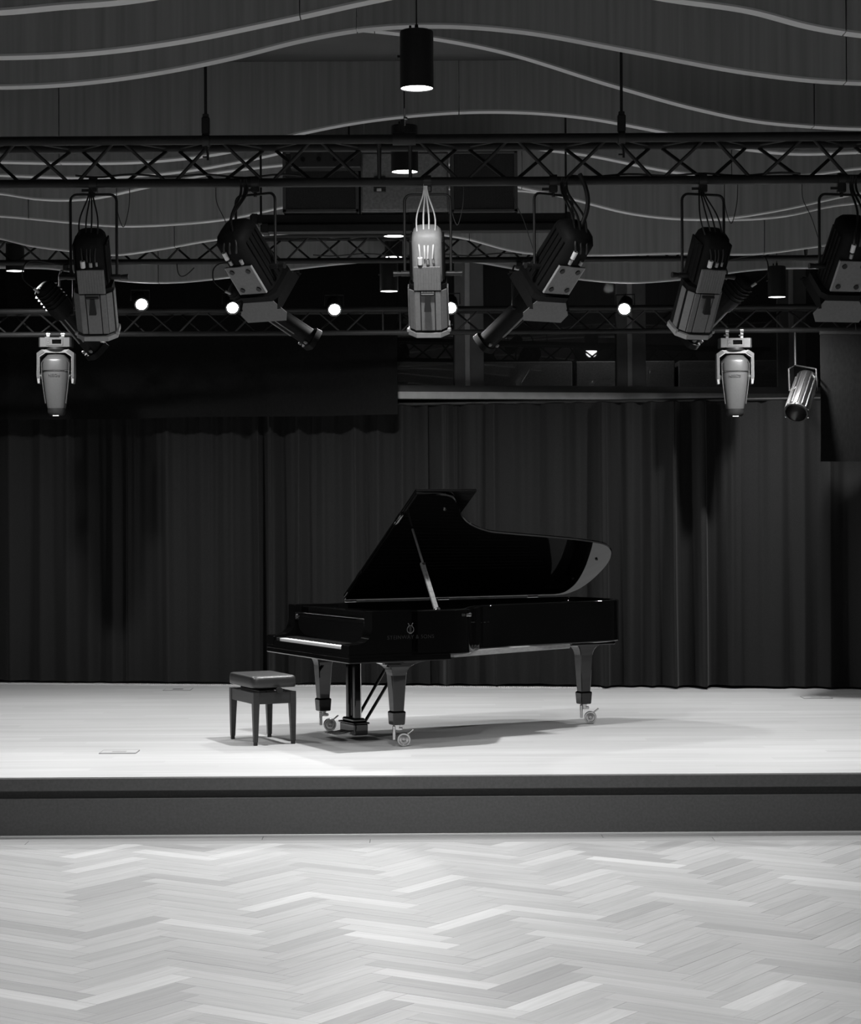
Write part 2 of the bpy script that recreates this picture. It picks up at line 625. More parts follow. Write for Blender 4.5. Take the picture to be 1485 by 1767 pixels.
# ------------------------------------------------------------------ wavy ceiling baffles
BT = 0.085
BAFFLES = [
    (8.35, [(0, 18), (100, 9), (200, 1), (350, -22), (700, -70), (1000, -55), (1485, -40)], 600, 'nearest the camera, its edge only at the top left'),
    (9.45, [(0, 97), (150, 90), (300, 71), (480, 35), (640, 0), (800, -30), (1000, -28), (1165, -2), (1300, 18), (1400, 44), (1485, 58)], 1461, 'second from the camera, its edge leaving the top of the view'),
    (10.55, [(0, 149), (100, 145), (240, 129), (400, 98), (520, 68), (620, 50), (760, 43), (900, 53), (1070, 83), (1300, 125), (1400, 137), (1485, 142)], 1461, 'arching over the big hanging lamp'),
    (11.75, [(0, 100), (250, 70), (450, 45), (600, 48), (700, 58), (850, 84), (1060, 147), (1200, 186), (1300, 207), (1400, 217), (1485, 221)], 1405, 'sloping down to the right behind the truss rod'),
    (12.9, [(0, 279), (130, 281), (240, 279), (390, 262), (525, 228), (620, 210), (720, 198), (830, 192), (1000, 201), (1120, 222), (1270, 254), (1360, 264), (1485, 262)], 102, 'arching just above the front truss'),
    (14.05, [(0, 302), (150, 306), (300, 297), (430, 275), (520, 255), (650, 238), (800, 238), (935, 257), (1000, 265), (1170, 297), (1300, 308), (1400, 301), (1485, 290)], 1262, 'showing through the openings of the front truss'),
    (15.2, [(0, 334), (60, 343), (150, 343), (250, 323), (370, 298), (480, 285), (620, 272), (760, 280), (890, 321), (960, 336), (1100, 370), (1230, 378), (1350, 362), (1450, 340), (1485, 333)], 900, 'its pale edge sagging below the front truss on the right'),
    (16.35, [(0, 373), (100, 382), (200, 390), (300, 387), (390, 378), (500, 355), (650, 335), (800, 325), (950, 334), (1100, 362), (1250, 379), (1360, 372), (1440, 355), (1485, 350)], 1138, 'its pale edge sagging below the front truss on the left'),
    (17.5, [(0, 412), (40, 422), (110, 432), (190, 440), (280, 429), (360, 415), (500, 402), (650, 396), (800, 411), (890, 434), (1000, 440), (1180, 437), (1310, 438), (1400, 427), (1485, 415)], 300, 'showing through the openings of the middle truss'),
    (19.05, [(0, 462), (90, 464), (200, 484), (280, 488), (400, 478), (510, 464), (580, 456), (700, 448), (820, 452), (900, 466), (985, 480), (1090, 488), (1180, 482), (1300, 466), (1485, 462)], 272, 'furthest back, just above the black border cloth'),
]
for bi, (d, pts, seam, where) in enumerate(BAFFLES):
    x0, y0 = pts[0]
    x1, y1 = pts[-1]
    ext = int((5.6 / d) * F_PX) - 742
    pp = []
    n = 5
    amp = 26 * 10 / d
    for k in range(n, 0, -1):
        xx = x0 - ext * k / n
        pp.append((xx, y0 - amp * (1 - math.cos((x0 - xx) / 170.0 * d / 14)) * 0.8))
    pp += pts
    for k in range(1, n + 1):
        xx = x1 + ext * k / n
        pp.append((xx, y1 - amp * (1 - math.cos((xx - x1) / 170.0 * d / 14)) * 0.8))
    xs = np.arange(pp[0][0] + 1, pp[-1][0], 14.0)
    ys = spline(pp, xs)
    W_ = [P(x, y, d) for x, y in zip(xs, ys)]
    W_ = [(p.x, min(p.z, CEIL_Z - 0.05)) for p in W_]
    root = thing('ceiling_baffle', 'wavy wooden ceiling baffle ' + where, 'baffle', (0, d, CEIL_Z), 'wavy ceiling baffles')
    sx = P(seam, 300, d).x
    seams = sorted([sx + 2.44 * k for k in range(-6, 7)])
    cuts = [-9.9] + seams + [9.9]
    for a, b in zip(cuts[:-1], cuts[1:]):
        seg = []
        X_ = [q[0] for q in W_]
        Z_ = [q[1] for q in W_]
        lo, hi = max(a + 0.003, X_[0]), min(b - 0.003, X_[-1])
        if hi - lo < 0.05:
            continue
        gx = [lo] + [x for x in X_ if lo + 0.004 < x < hi - 0.004] + [hi]
        gz = list(np.interp(gx, X_, Z_))
        m = len(gx)
        # board
        vs = []
        for x, z in zip(gx, gz):
            vs += [(x, d, z + 0.010), (x, d + BT, z + 0.010), (x, d, CEIL_Z - 0.001), (x, d + BT, CEIL_Z - 0.001)]
        fs = []
        for i in range(m - 1):
            q, r = 4 * i, 4 * i + 4
            fs += [(q, r, r + 2, q + 2), (q + 1, q + 3, r + 3, r + 1), (q, q + 1, r + 1, r), (q + 2, r + 2, r + 3, q + 3)]
        fs += [(0, 2, 3, 1), (4 * m - 4, 4 * m - 3, 4 * m - 1, 4 * m - 2)]
        MB().add(vs, fs).build('panel', baffle_mat, root, world=True)
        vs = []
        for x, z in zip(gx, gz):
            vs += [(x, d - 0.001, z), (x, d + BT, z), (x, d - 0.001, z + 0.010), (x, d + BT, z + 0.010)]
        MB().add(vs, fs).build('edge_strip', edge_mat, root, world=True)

# ------------------------------------------------------------------ pendant lamps
LAMP_R, LAMP_H = 0.080, 0.275


def pendant_meshes():
    body = MB().lathe([(0.0, LAMP_H), (LAMP_R - 0.008, LAMP_H), (LAMP_R - 0.002, LAMP_H - 0.003), (LAMP_R, LAMP_H - 0.010), (LAMP_R, 0.0), (LAMP_R - 0.004, 0.0), (LAMP_R - 0.004, 0.012)], 32).mesh('lamp_body', black, 40)
    disc = MB().lathe([(LAMP_R - 0.0045, 0.004), (LAMP_R * 0.6, 0.0035), (0.0, 0.003)], 32).mesh('diffuser', lamp_glow, 60)
    knob = MB().cyl((-LAMP_R - 0.012, 0, 0.15), (-LAMP_R + 0.002, 0, 0.15), 0.010, n=10).cyl((0, 0, LAMP_H), (0, 0, LAMP_H + 0.03), 0.012, 0.008, 10).cyl((-0.03, 0, LAMP_H), (-0.03, 0, LAMP_H + 0.025), 0.006, n=8).mesh('fitting', black, 40)
    return body, disc, knob


PB, PD, PK = pendant_meshes()
LAMPS = {}
for nm_, w_ in (('hall', HALL_WATTS), ('stage', STAGE_WATTS), ('back', BACK_WATTS)):
    ld_ = bpy.data.lights.new('pendant_light', 'SPOT')
    ld_.energy = w_
    ld_.spot_size = PENDANT_CONE[nm_]
    ld_.spot_blend = 1.0
    ld_.shadow_soft_size = 0.065
    LAMPS[nm_] = ld_


def pendant(X, Y, Z, label, group='cylinder pendant lamps', lit=True):
    r = thing('pendant_lamp', label, 'lamp', (X, Y, Z), group)
    inst(PB, 'lamp_body', r)
    inst(PD, 'diffuser', r)
    inst(PK, 'fitting', r)
    MB().cyl((0, 0, LAMP_H + 0.02), (0, 0, CEIL_Z - Z - 0.002), 0.0035, n=8).build('cable', rubber, r)
    if lit:
        lo = bpy.data.objects.new('pendant_light', LAMPS['back' if Y > 17 else 'stage' if Y > 11 else 'hall'])
        COL.objects.link(lo)
        lo.parent = r
        lo.location = (0, 0, -0.012)
    return r


for px, py, d, lb in [
    (719, 153, 10.07, 'large lit black cylinder lamp hanging above the front truss'),
    (698, 297, 12.5, 'lit cylinder lamp seen through the front truss between its uprights'),
    (680, 408, 15.5, 'lit cylinder lamp hanging above the middle truss by the grey cabinet'),
    (679, 444, 18.93, 'cylinder lamp seen through the bars of the middle truss'),
    (671, 503, 18.5, 'lit cylinder lamp hanging low left of the central spotlight'),
    (26, 468, 18.53, 'lit cylinder lamp at the left edge of the view, left of the ribbed spotlight'),
    (1340, 513, 18.75, 'lit cylinder lamp in front of the window, right of the tilted ribbed spotlight'),
]:
    q = P(px, py, d)
    pendant(q.x, q.y, q.z, lb, lit=(py != 444))
ROWZ = CAM_Z + 2.015
for Y in (0.2, 2.7, 5.15, 7.6):
    for X in (-3.3, 0.0, 3.3):
        pendant(X + 0.05, Y, ROWZ, 'lit cylinder lamp over the hall floor outside the view', 'hall lamps outside the view')
for X, Y in ((-3.45, 14.4), (3.45, 14.8)):
    pendant(X, Y, ROWZ, 'lit cylinder lamp beside the stage outside the view', 'stage lamps outside the view')

# ------------------------------------------------------------------ trusses
TR = 0.0245


def truss(label, d, y_top_px, x0, x1, node_px, name='lighting_truss', end_frame=False, joint=None):
    """triangular truss, apex down, running along X; d = distance of its front top chord"""
    zt = P(CX, y_top_px, d).z
    root = thing(name, label, 'truss', (0, d, zt), 'triangular lighting trusses')
    wv, hv = 0.24, 0.206
    for (yy, zz) in ((0, 0), (wv, 0), (wv / 2, -hv)):
        MB().cyl((x0, yy, zz), (x1, yy, zz), TR, n=16).build('chord', truss_mat, root, 40)
    step = 0.515
    xn = P(node_px, y_top_px, d).x

    def strut_mesh(p0, p1):
        return MB().cyl(p0, p1, 0.0095, n=8, caps=False).mesh('strut', truss_mat, 60)
    # shared meshes: front down, front up, rear down, rear up
    g = 0.026
    h = step / 2
    meshes = [
        strut_mesh((g, 0, -0.01), (h - g, wv / 2, -hv + 0.01)),
        strut_mesh((h + g, wv / 2, -hv + 0.01), (step - g, 0, -0.01)),
        strut_mesh((g, wv, -0.01), (h - g, wv / 2, -hv + 0.01)),
        strut_mesh((h + g, wv / 2, -hv + 0.01), (step - g, wv, -0.01)),
        strut_mesh((g, 0, 0.0), (h - g, wv, 0.0)),
        strut_mesh((h + g, wv, 0.0), (step - g, 0, 0.0)),
    ]
    k0 = int(math.floor((x0 - xn) / step)) - 1
    k1 = int(math.ceil((x1 - xn) / step)) + 1
    for k in range(k0, k1):
        for mi, me in enumerate(meshes):
            off = h if mi in (2, 3) else 0.0
            bx = xn + k * step + off
            if bx < x0 + 0.02 or bx + step > x1 - 0.02:
                continue
            if joint and any(bx + g < j < bx + h - g if mi % 2 == 0 else bx + h + g < j < bx + step - g for j in joint):
                continue
            inst(me, 'strut', root, (bx, 0, 0))
    for j in (joint or []) + ([x1 - 0.03] if end_frame else []):
        for (yy) in (0, wv):
            MB().cyl((j, yy, 0), (j, wv / 2, -hv), 0.0095, n=8).build('upright', truss_mat, root, 60)
        MB().cyl((j, 0, 0), (j, wv, 0), 0.0095, n=8).build('upright', truss_mat, root, 60)
    return root, zt


D1, D2, D3 = 11.06, 18.1, 19.5
t1, Z1 = truss('black triangular truss nearest the camera, carrying the large spotlights', D1, 239.5, -3.6, 3.6, 34, joint=[P(653, 240, D1).x, P(707, 240, D1).x])
t2, Z2 = truss('black triangular truss halfway back, ending short of the right edge', D2, 404.5, -4.6, P(1400, 400, D2).x, 20, end_frame=True)
t3, Z3 = truss('dark triangular truss at the back, carrying the small glowing spotlights', D3, 533, -4.9, 4.9, 60, joint=[P(660, 533, D3).x, P(690, 533, D3).x])
# curved corner piece at the right end of the middle truss
e2 = P(1400, 404.5, D2)
for k, (yy, zz) in enumerate(((0, 0), (0.24, 0), (0.12, -0.206))):
    pts = [(e2.x + 0.30 * math.sin(a), yy - 0.35 * (1 - math.cos(a)), zz) for a in np.linspace(0, PI / 2, 8)]
    MB().tube(pts, 0.0245, 12).build('corner_chord', truss_mat, t2, 40)
# suspension rods: threaded rod, coupler block, clamp on the chord
for px, yb, yt, lb in ((355, 205, 96, 'thin black rod holding the front truss on the left'), (1072, 198, 76, 'thin black rod holding the front truss on the right')):
    q = P(px, 231, D1)
    X = q.x
    r = thing('suspension_rod', lb, 'rod', (X, D1, Z1), 'truss suspension rods')
    MB().cyl((0, 0.0, 0.12), (0, 0.0, CEIL_Z - Z1 - 0.002), 0.008, n=10).build('rod', black, r, 40)
    MB().cbox((0, 0, 0.075), (0.042, 0.04, 0.09), 0.006).box((0, 0, 0.11), (0.03, 0.03, 0.05)).build('coupler', black, r)
    MB().lathe([(0.0255, -0.018), (0.034, -0.018), (0.034, 0.018), (0.0255, 0.018)], 20, Matrix.Rotation(PI / 2, 4, 'Y')).build('clamp', black, r, 40)
    MB().cyl((0.0, -0.005, -0.03), (0.01, 0.0, -0.075), 0.006, n=8).box((0.01, 0, -0.09), (0.012, 0.012, 0.03)).box((-0.002, 0, -0.088), (0.03, 0.008, 0.008)).build('wing_bolt', black, r)
for px, d, zt, lb in ((100, D2, Z2, 'left'), (640, D2, Z2, 'centre'), (1330, D2, Z2, 'right')):
    X = P(px, 400, d).x
    r = thing('suspension_rod', 'thin rod holding the middle truss, ' + lb, 'rod', (X, d, zt), 'truss suspension rods')
    MB().cyl((0, 0, 0.05), (0, 0, CEIL_Z - zt - 0.002), 0.007, n=8).build('rod', black, r, 40)
    MB().cbox((0, 0, 0.045), (0.12 if px > 1000 else 0.05, 0.05, 0.05), 0.006).build('coupler', black, r)
for X in (-4.5, 0.1, 4.5):
    r = thing('suspension_rod', 'thin rod holding the back truss, ' + ('left' if X < -1 else 'right' if X > 1 else 'centre'), 'rod', (X, D3, Z3), 'truss suspension rods')
    MB().cyl((0, 0, 0.05), (0, 0, CEIL_Z - Z3 - 0.002), 0.006, n=8).build('rod', black, r, 40)
    MB().cbox((0, 0, 0.04), (0.05, 0.05, 0.04), 0.006).build('coupler', black, r)
if True:  # thin bare suspension wire with a bright shackle under the big lamp
    q = P(697, 236, D1)
    r = thing('suspension_rod', 'thin wire with a bright shackle holding the front truss at the centre', 'rod', (q.x, D1, Z1), 'truss suspension rods')
    MB().cyl((0, 0, 0.10), (0.002, 0, CEIL_Z - Z1 - 0.002), 0.0025, n=8).build('wire', black, r)
    MB().cyl((0.002, 0, 0.07), (0.004, 0, 0.16), 0.007, 0.005, 8).cbox((0.008, -0.01, 0.105), (0.02, 0.02, 0.014), 0.003).build('shackle', chrome, r, 40)
    MB().cbox((-0.008, 0, 0.045), (0.02, 0.03, 0.11), 0.003).build('bracket', black, r)
    MB().lathe([(0.0255, -0.06), (0.034, -0.06), (0.034, 0.06), (0.0255, 0.06)], 20, Matrix.Rotation(PI / 2, 4, 'Y')).build('clamp', black, r, 40)


# ------------------------------------------------------------------ large spotlights on the front truss
def oct_ring(x, w, h, c):
    """octagon ring at x, half width w, half height h, corner cut c"""
    pts = [(w, -h + c), (w, h - c), (w - c, h), (-w + c, h), (-w, h - c), (-w, -h + c), (-w + c, -h), (w - c, -h)]
    return [(x, y, z) for y, z in pts]


def arc_ring(x, w, h, n=16):
    pts = []
    for i in range(n):
        a = 2 * PI * i / n
        ca_, sa_ = math.cos(a), math.sin(a)
        e = 0.55
        pts.append((x, w * math.copysign(abs(ca_)**e, ca_), h * math.copysign(abs(sa_)**e, sa_)))
    return pts


def body_frame(axis, pivot):
    b = Vector(axis).normalized()
    s = b.cross(Vector((0, 0, 1))).normalized()
    u = s.cross(b)
    return frame_mat(pivot, b, s, u), b, s


def yoke_and_clamp(root, pivot, s, ztop, zchord, hw, drop_m, knob_len=0.06, r=0.0075):
    """U bracket between the truss clamp and the two pivots; everything in world coordinates"""
    pv = Vector(pivot)
    sh = Vector((s.x, s.y, 0)).normalized()
    c = 0.035
    pts = []
    top = ztop
    L_ = pv - sh * hw
    R_ = pv + sh * hw
    pts.append(L_)
    pts.append(Vector((L_.x, L_.y, top - c)))
    for a in np.linspace(0, PI / 2, 5)[1:]:
        k = sh * (c * (1 - math.cos(a)))
        pts.append(Vector((L_.x + k.x, L_.y + k.y, top - c + c * math.sin(a))))
    for a in np.linspace(PI / 2, 0, 5):
        k = sh * (c * (1 - math.cos(a)))
        pts.append(Vector((R_.x - k.x, R_.y - k.y, top - c + c * math.sin(a))))
    pts.append(R_)
    MB().tube(pts, r, 8).build('yoke', black, root, 50, world=True)
    cl = MB()
    ct = Vector((pv.x, pv.y, top))
    cl.cyl((ct.x, ct.y, top - 0.012), (ct.x, ct.y, zchord + 0.01), 0.009, n=10)
    cl.cbox((ct.x, ct.y, (top + zchord) / 2 + 0.006), (0.045, 0.045, max(0.02, zchord - top - 0.01)), 0.005)
    cl.box((ct.x - 0.035, ct.y - 0.01, (top + zchord) / 2 + 0.004), (0.05, 0.012, 0.014))
    cl.build('clamp', black, root, world=True)
    MB().lathe([(TR + 0.0005, -0.02), (TR + 0.010, -0.02), (TR + 0.010, 0.02), (TR + 0.0005, 0.02)], 20,
               Matrix.Translation((ct.x, ct.y, zchord + TR)) @ Matrix.Rotation(PI / 2, 4, 'Y')).build('clamp', black, root, 40, world=True)
    for sg in (-1, 1):
        p0 = pv + sh * (sg * (hw - 0.035))
        p1 = pv + sh * (sg * (hw + 0.02))
        k = MB().cyl(p0, p1, 0.014, n=12).cyl(p1, pv + sh * (sg * (hw + knob_len)), 0.011, 0.016, 10)
        k.build('pivot_knob', black if not root.get('bright') else chrome, root, 40, world=True)


def cables(root, ends, r=0.0045, m=None):
    """hanging cables: list of point lists in world coordinates, smoothed"""
    for pts in ends:
        pts = [Vector(p) for p in pts]
        out = []
        n = len(pts)
        for i in range(n - 1):
            p0, p1, p2, p3 = pts[max(i - 1, 0)], pts[i], pts[i + 1], pts[min(i + 2, n - 1)]
            for k in range(6):
                t = k / 6
                out.append(0.5 * ((2 * p1) + (p2 - p0) * t + (2 * p0 - 5 * p1 + 4 * p2 - p3) * t * t + (3 * p1 - p0 - 3 * p2 + p3) * t**3))
        out.append(pts[-1])
        MB().tube(out, r, 6).build('cable', m or rubber, root, 60, world=True)


def spot_ribbed(label, px, axis, y_piv=478, y_yoke=336, cab_x=None, bright=False, hw=0.122):
    d = D1 + 0.12
    pv = P(px, y_piv, d)
    root = thing('ribbed_spotlight', label, 'spotlight', (pv.x, pv.y, pv.z), 'ribbed spotlights on the front truss')
    M, b, s = body_frame(axis, pv)
    zch = Z1 - 0.206 - TR
    yoke_and_clamp(root, pv, s, P(px, y_yoke, d).z, zch, hw, 0.4)
    # rear housing with a domed back
    rings = [arc_ring(-0.262, 0.035, 0.04), arc_ring(-0.252, 0.060, 0.065), arc_ring(-0.235, 0.074, 0.080), arc_ring(-0.20, 0.082, 0.092), arc_ring(0.02, 0.082, 0.094)]
    mb = MB()
    mb.loft(rings, M)
    mb.build('rear_housing', fixture_light if bright else fixture_dark, root, 50, world=True)  # bright copy: lamplight from the pendant put into a paler housing colour
    for sg in (-1, 1):
        MB().cbox((-0.10, sg * 0.084, 0.0), (0.22, 0.010, 0.13), 0.003, M).build('side_plate', fixture_dark, root, world=True)
        for zz in (-0.03, 0.02):
            MB().cbox((-0.10, sg * 0.090, zz), (0.20, 0.006, 0.012), 0.002, M).build('cooling_fin', fixture_dark, root, world=True)
    # ribbed underplate
    pl = MB()
    pl.cbox((-0.015, 0, -0.099), (0.135, 0.142, 0.010), 0.002, M)
    pl.build('underplate', fixture_grey, root, world=True)
    for k in range(10):
        MB().cbox((-0.015, -0.063 + k * 0.014, -0.1055), (0.130, 0.005, 0.004), 0.001, M).build('rib', fixture_grey, root, world=True)
    # front housing: octagonal, with lengthwise slats
    fh = MB()
    fh.loft([oct_ring(0.035, 0.098, 0.090, 0.040), oct_ring(0.29, 0.102, 0.094, 0.042)], M)
    fh.build('front_housing', fixture_dark, root, world=True)
    slat_x0, slat_x1 = 0.060, 0.285
    lx = (slat_x0 + slat_x1) / 2
    for (yy, zz, rot, w_) in ((0.0, -0.097, 0, 0.072), (0.055, -0.0955, 0, 0.030), (-0.055, -0.0955, 0, 0.030), (0.084, -0.074, PI / 4, 0.040), (-0.084, -0.074, -PI / 4, 0.040), (0.104, -0.02, PI / 2, 0.05), (-0.104, -0.02, -PI / 2, 0.05)):
        MB().cbox((0, 0, 0), (slat_x1 - slat_x0, w_, 0.007), 0.002, M @ Matrix.Translation((lx, yy, zz)) @ Matrix.Rotation(rot, 4, 'X')).build('slat', fixture_grey, root, world=True)
    # dark handle
    hd = MB()
    hd.cbox((0.072, 0, -0.112), (0.012, 0.072, 0.014), 0.003, M)
    hd.loft([[(0.075, 0.011, -0.112), (0.075, -0.011, -0.112), (0.075, -0.011, -0.124), (0.075, 0.011, -0.124)],
             [(0.155, 0.019, -0.125), (0.155, -0.019, -0.125), (0.155, -0.019, -0.148), (0.155, 0.019, -0.148)]], M)
    hd.build('handle', black, root, world=True)
    # front ring and colour frame holder
    fr = MB()
    fr.loft([oct_ring(0.30, 0.110, 0.104, 0.046), oct_ring(0.325, 0.110, 0.104, 0.046)], M)
    fr.build('front_ring', fixture_light, root, world=True)
    for sg in (-1, 1):
        MB().cbox((0.30, sg * 0.108, -0.055), (0.02, 0.02, 0.02), 0.004, M).build('catch', fixture_light, root, world=True)
    MB().cyl((0.326, 0, 0), (0.322, 0, 0), 0.085, n=24, M=M).build('lens', lacquer, root, world=True)
    # plugs at the back and their cables
    pg = MB()
    w1 = M @ Vector((-0.105, -0.03, -0.103))
    pg.cyl((-0.135, -0.034, -0.105), (-0.098, -0.034, -0.105), 0.0135, 0.0125, 12, M=M)
    pg.build('plug', plug_mat, root, 40, world=True)
    MB().cyl((-0.125, 0.006, -0.103), (-0.100, 0.006, -0.103), 0.009, 0.009, 10, M=M).cyl((-0.125, 0.036, -0.100), (-0.104, 0.036, -0.100), 0.006, 0.006, 8, M=M).build('plug', chrome if bright else fixture_light, root, 40, world=True)  # chrome on the bright copy stands for lamplight on the plugs
    topc = Vector((pv.x - 0.01, pv.y - 0.02, zch - 0.02))
    ends = []
    for k, (oy, ox) in enumerate(((-0.034, -0.022), (-0.010, -0.006), (0.006, 0.008), (0.03, 0.022))):
        e = M @ Vector((-0.13, oy, -0.105))
        mid = Vector(((topc.x + e.x) / 2 + ox * 1.5, (topc.y + e.y) / 2 - 0.04, (topc.z * 0.55 + e.z * 0.45)))
        ends.append([topc + Vector((ox * 0.3, 0, 0.03)), topc + Vector((ox * 0.6, -0.01, -0.03)), mid, e + Vector((ox * 0.2, -0.02, 0.06)), e])
    cables(root, ends, 0.0042, plug_mat if bright else None)  # black cables coloured white where the pendant would light them
    # safety wire
    sw = pv + s * (hw + 0.02)
    cables(root, [[Vector((sw.x - 0.02, pv.y, zch + 0.01)), Vector((sw.x - 0.018, pv.y, zch - 0.10)), Vector((sw.x + 0.0, pv.y, zch - 0.18)), Vector((sw.x + 0.02, pv.y, zch - 0.20)),
                   Vector((sw.x + 0.045, pv.y, zch - 0.10)), Vector((sw.x + 0.05, pv.y, zch + 0.01))]], 0.0022)
    return root


def spot_plated(label, px, axis, y_piv=470, y_yoke=336, hw=0.128, shift=(0, 0)):
    d = D1 + 0.12
    pv = P(px, y_piv, d)
    root = thing('barn_door_spotlight', label, 'spotlight', (pv.x, pv.y, pv.z), 'barn door spotlights on the front truss')
    M, b, s = body_frame(axis, pv)
    zch = Z1 - 0.206 - TR
    yoke_and_clamp(root, pv, s, P(px, y_yoke, d).z, zch, hw, 0.4)
    rings = [arc_ring(-0.285, 0.05, 0.055), arc_ring(-0.27, 0.078, 0.085), arc_ring(-0.24, 0.092, 0.105), arc_ring(0.095, 0.095, 0.110)]
    MB().loft(rings, M).build('housing', fixture_dark, root, 50, world=True)
    for sg in (-1, 1):
        for zz in (-0.055, -0.02, 0.015, 0.05):
            MB().cbox((-0.075, sg * 0.096, zz), (0.30, 0.008, 0.012), 0.002, M).build('cooling_fin', fixture_dark, root, world=True)
    MB().cbox((-0.015, 0, -0.114), (0.19, 0.165, 0.008), 0.002, M).build('underplate', fixture_grey, root, world=True)
    for sg in (-1, 1):
        MB().cbox((-0.015, sg * 0.084, -0.112), (0.19, 0.006, 0.014), 0.002, M).build('plate_edge', fixture_light, root, world=True)
    for bx in (-0.078, 0.048):
        for by in (-0.052, 0.052):
            MB().cyl((bx, by, -0.116), (bx, by, -0.124), 0.014, n=12, M=M).build('bolt', black, root, 40, world=True)
    # front frame and barn doors
    MB().loft([oct_ring(0.10, 0.122, 0.122, 0.03), oct_ring(0.135, 0.122, 0.122, 0.03)], M).build('front_frame', fixture_dark, root, world=True)
    MB().cyl((0.136, 0, 0), (0.133, 0, 0), 0.09, n=24, M=M).build('lens', lacquer, root, world=True)
    for k in range(4):
        R = Matrix.Rotation(k * PI / 2, 4, 'X')
        a = 0.15
        ln = 0.125 if k == 0 else 0.05
        x0_, z0_ = 0.137, -0.120
        x1_, z1_ = x0_ + ln * math.cos(a), z0_ - ln * math.sin(a)
        w0, w1_, w2 = 0.098, 0.150, 0.125
        xm, zm = x0_ + (x1_ - x0_) * 0.6, z0_ + (z1_ - z0_) * 0.6
        out = [(x0_, -w0, z0_), (x0_, w0, z0_), (xm, w1_, zm), (x1_, w2, z1_), (x1_, -w2, z1_), (xm, -w1_, zm)]
        t_ = Vector((math.sin(a), 0, math.cos(a))) * 0.003
        vs = [Vector(q) for q in out] + [Vector(q) + t_ for q in out]
        fs = [(0, 1, 2, 3, 4, 5), (11, 10, 9, 8, 7, 6)] + [(i, (i + 1) % 6, (i + 1) % 6 + 6, i + 6) for i in range(6)]
        MB().add(vs, fs, M @ R).build('barn_door', fixture_grey if k == 0 else fixture_dark, root, world=True)
    MB().cyl((-0.21, -0.035, -0.112), (-0.165, -0.035, -0.116), 0.013, 0.012, 12, M=M).build('plug', plug_mat, root, 40, world=True)
    MB().cyl((-0.15, -0.03, -0.112), (-0.125, -0.03, -0.114), 0.010, 0.009, 10, M=M).cyl((-0.15, 0.04, -0.112), (-0.125, 0.04, -0.114), 0.010, 0.009, 10, M=M).build('plug', fixture_light, root, 40, world=True)
    sx = -1 if b.x > 0 else 1
    topc = Vector((pv.x + sx * 0.045, pv.y - 0.02, zch + 0.01))
    ends = []
    for oy, ox in ((-0.035, 0.0), (0.0, 0.012), (0.04, 0.03)):
        e = M @ Vector((-0.20, oy, -0.112))
        mid = Vector((topc.x * 0.5 + e.x * 0.5 + sx * (0.02 + ox), topc.y * 0.5 + e.y * 0.5 - 0.04, topc.z * 0.5 + e.z * 0.5))
        ends.append([topc + Vector((sx * ox, 0, 0.03)), topc + Vector((sx * ox, -0.01, -0.05)), mid, e + Vector((0, -0.03, 0.05)), e])
    cables(root, ends, 0.0065)
    x_s = pv.x - hw - 0.01
    cables(root, [[Vector((x_s - 0.07, pv.y, zch + 0.01)), Vector((x_s - 0.065, pv.y, zch - 0.08)), Vector((x_s - 0.02, pv.y, zch - 0.18)), pv + Vector((-hw + 0.02, 0, 0.10))]], 0.0022)
    return root


spot_ribbed('upright ribbed spotlight at the left end of the front truss', 162, (0.0, 0.50, -0.87))
spot_ribbed('central ribbed spotlight, lamplight painted pale on its cables and rear housing', 738, (0.02, 0.50, -0.87), y_piv=472, bright=True)
spot_ribbed('leaning ribbed spotlight right of the centre, tipped toward the left', 1213, (-0.17, 0.50, -0.85), y_piv=476)
spot_plated('spotlight with bolted underplate aimed right, between the two leftmost glowing spots', 441, (0.38, 0.62, -0.66), y_piv=462)
spot_plated('spotlight with bolted underplate aimed left, right of the central spotlight', 955, (-0.42, 0.60, -0.66), y_piv=462)
spot_plated('spotlight with bolted underplate cut off by the right edge of the view', 1452, (-0.16, 0.62, -0.76), y_piv=460)


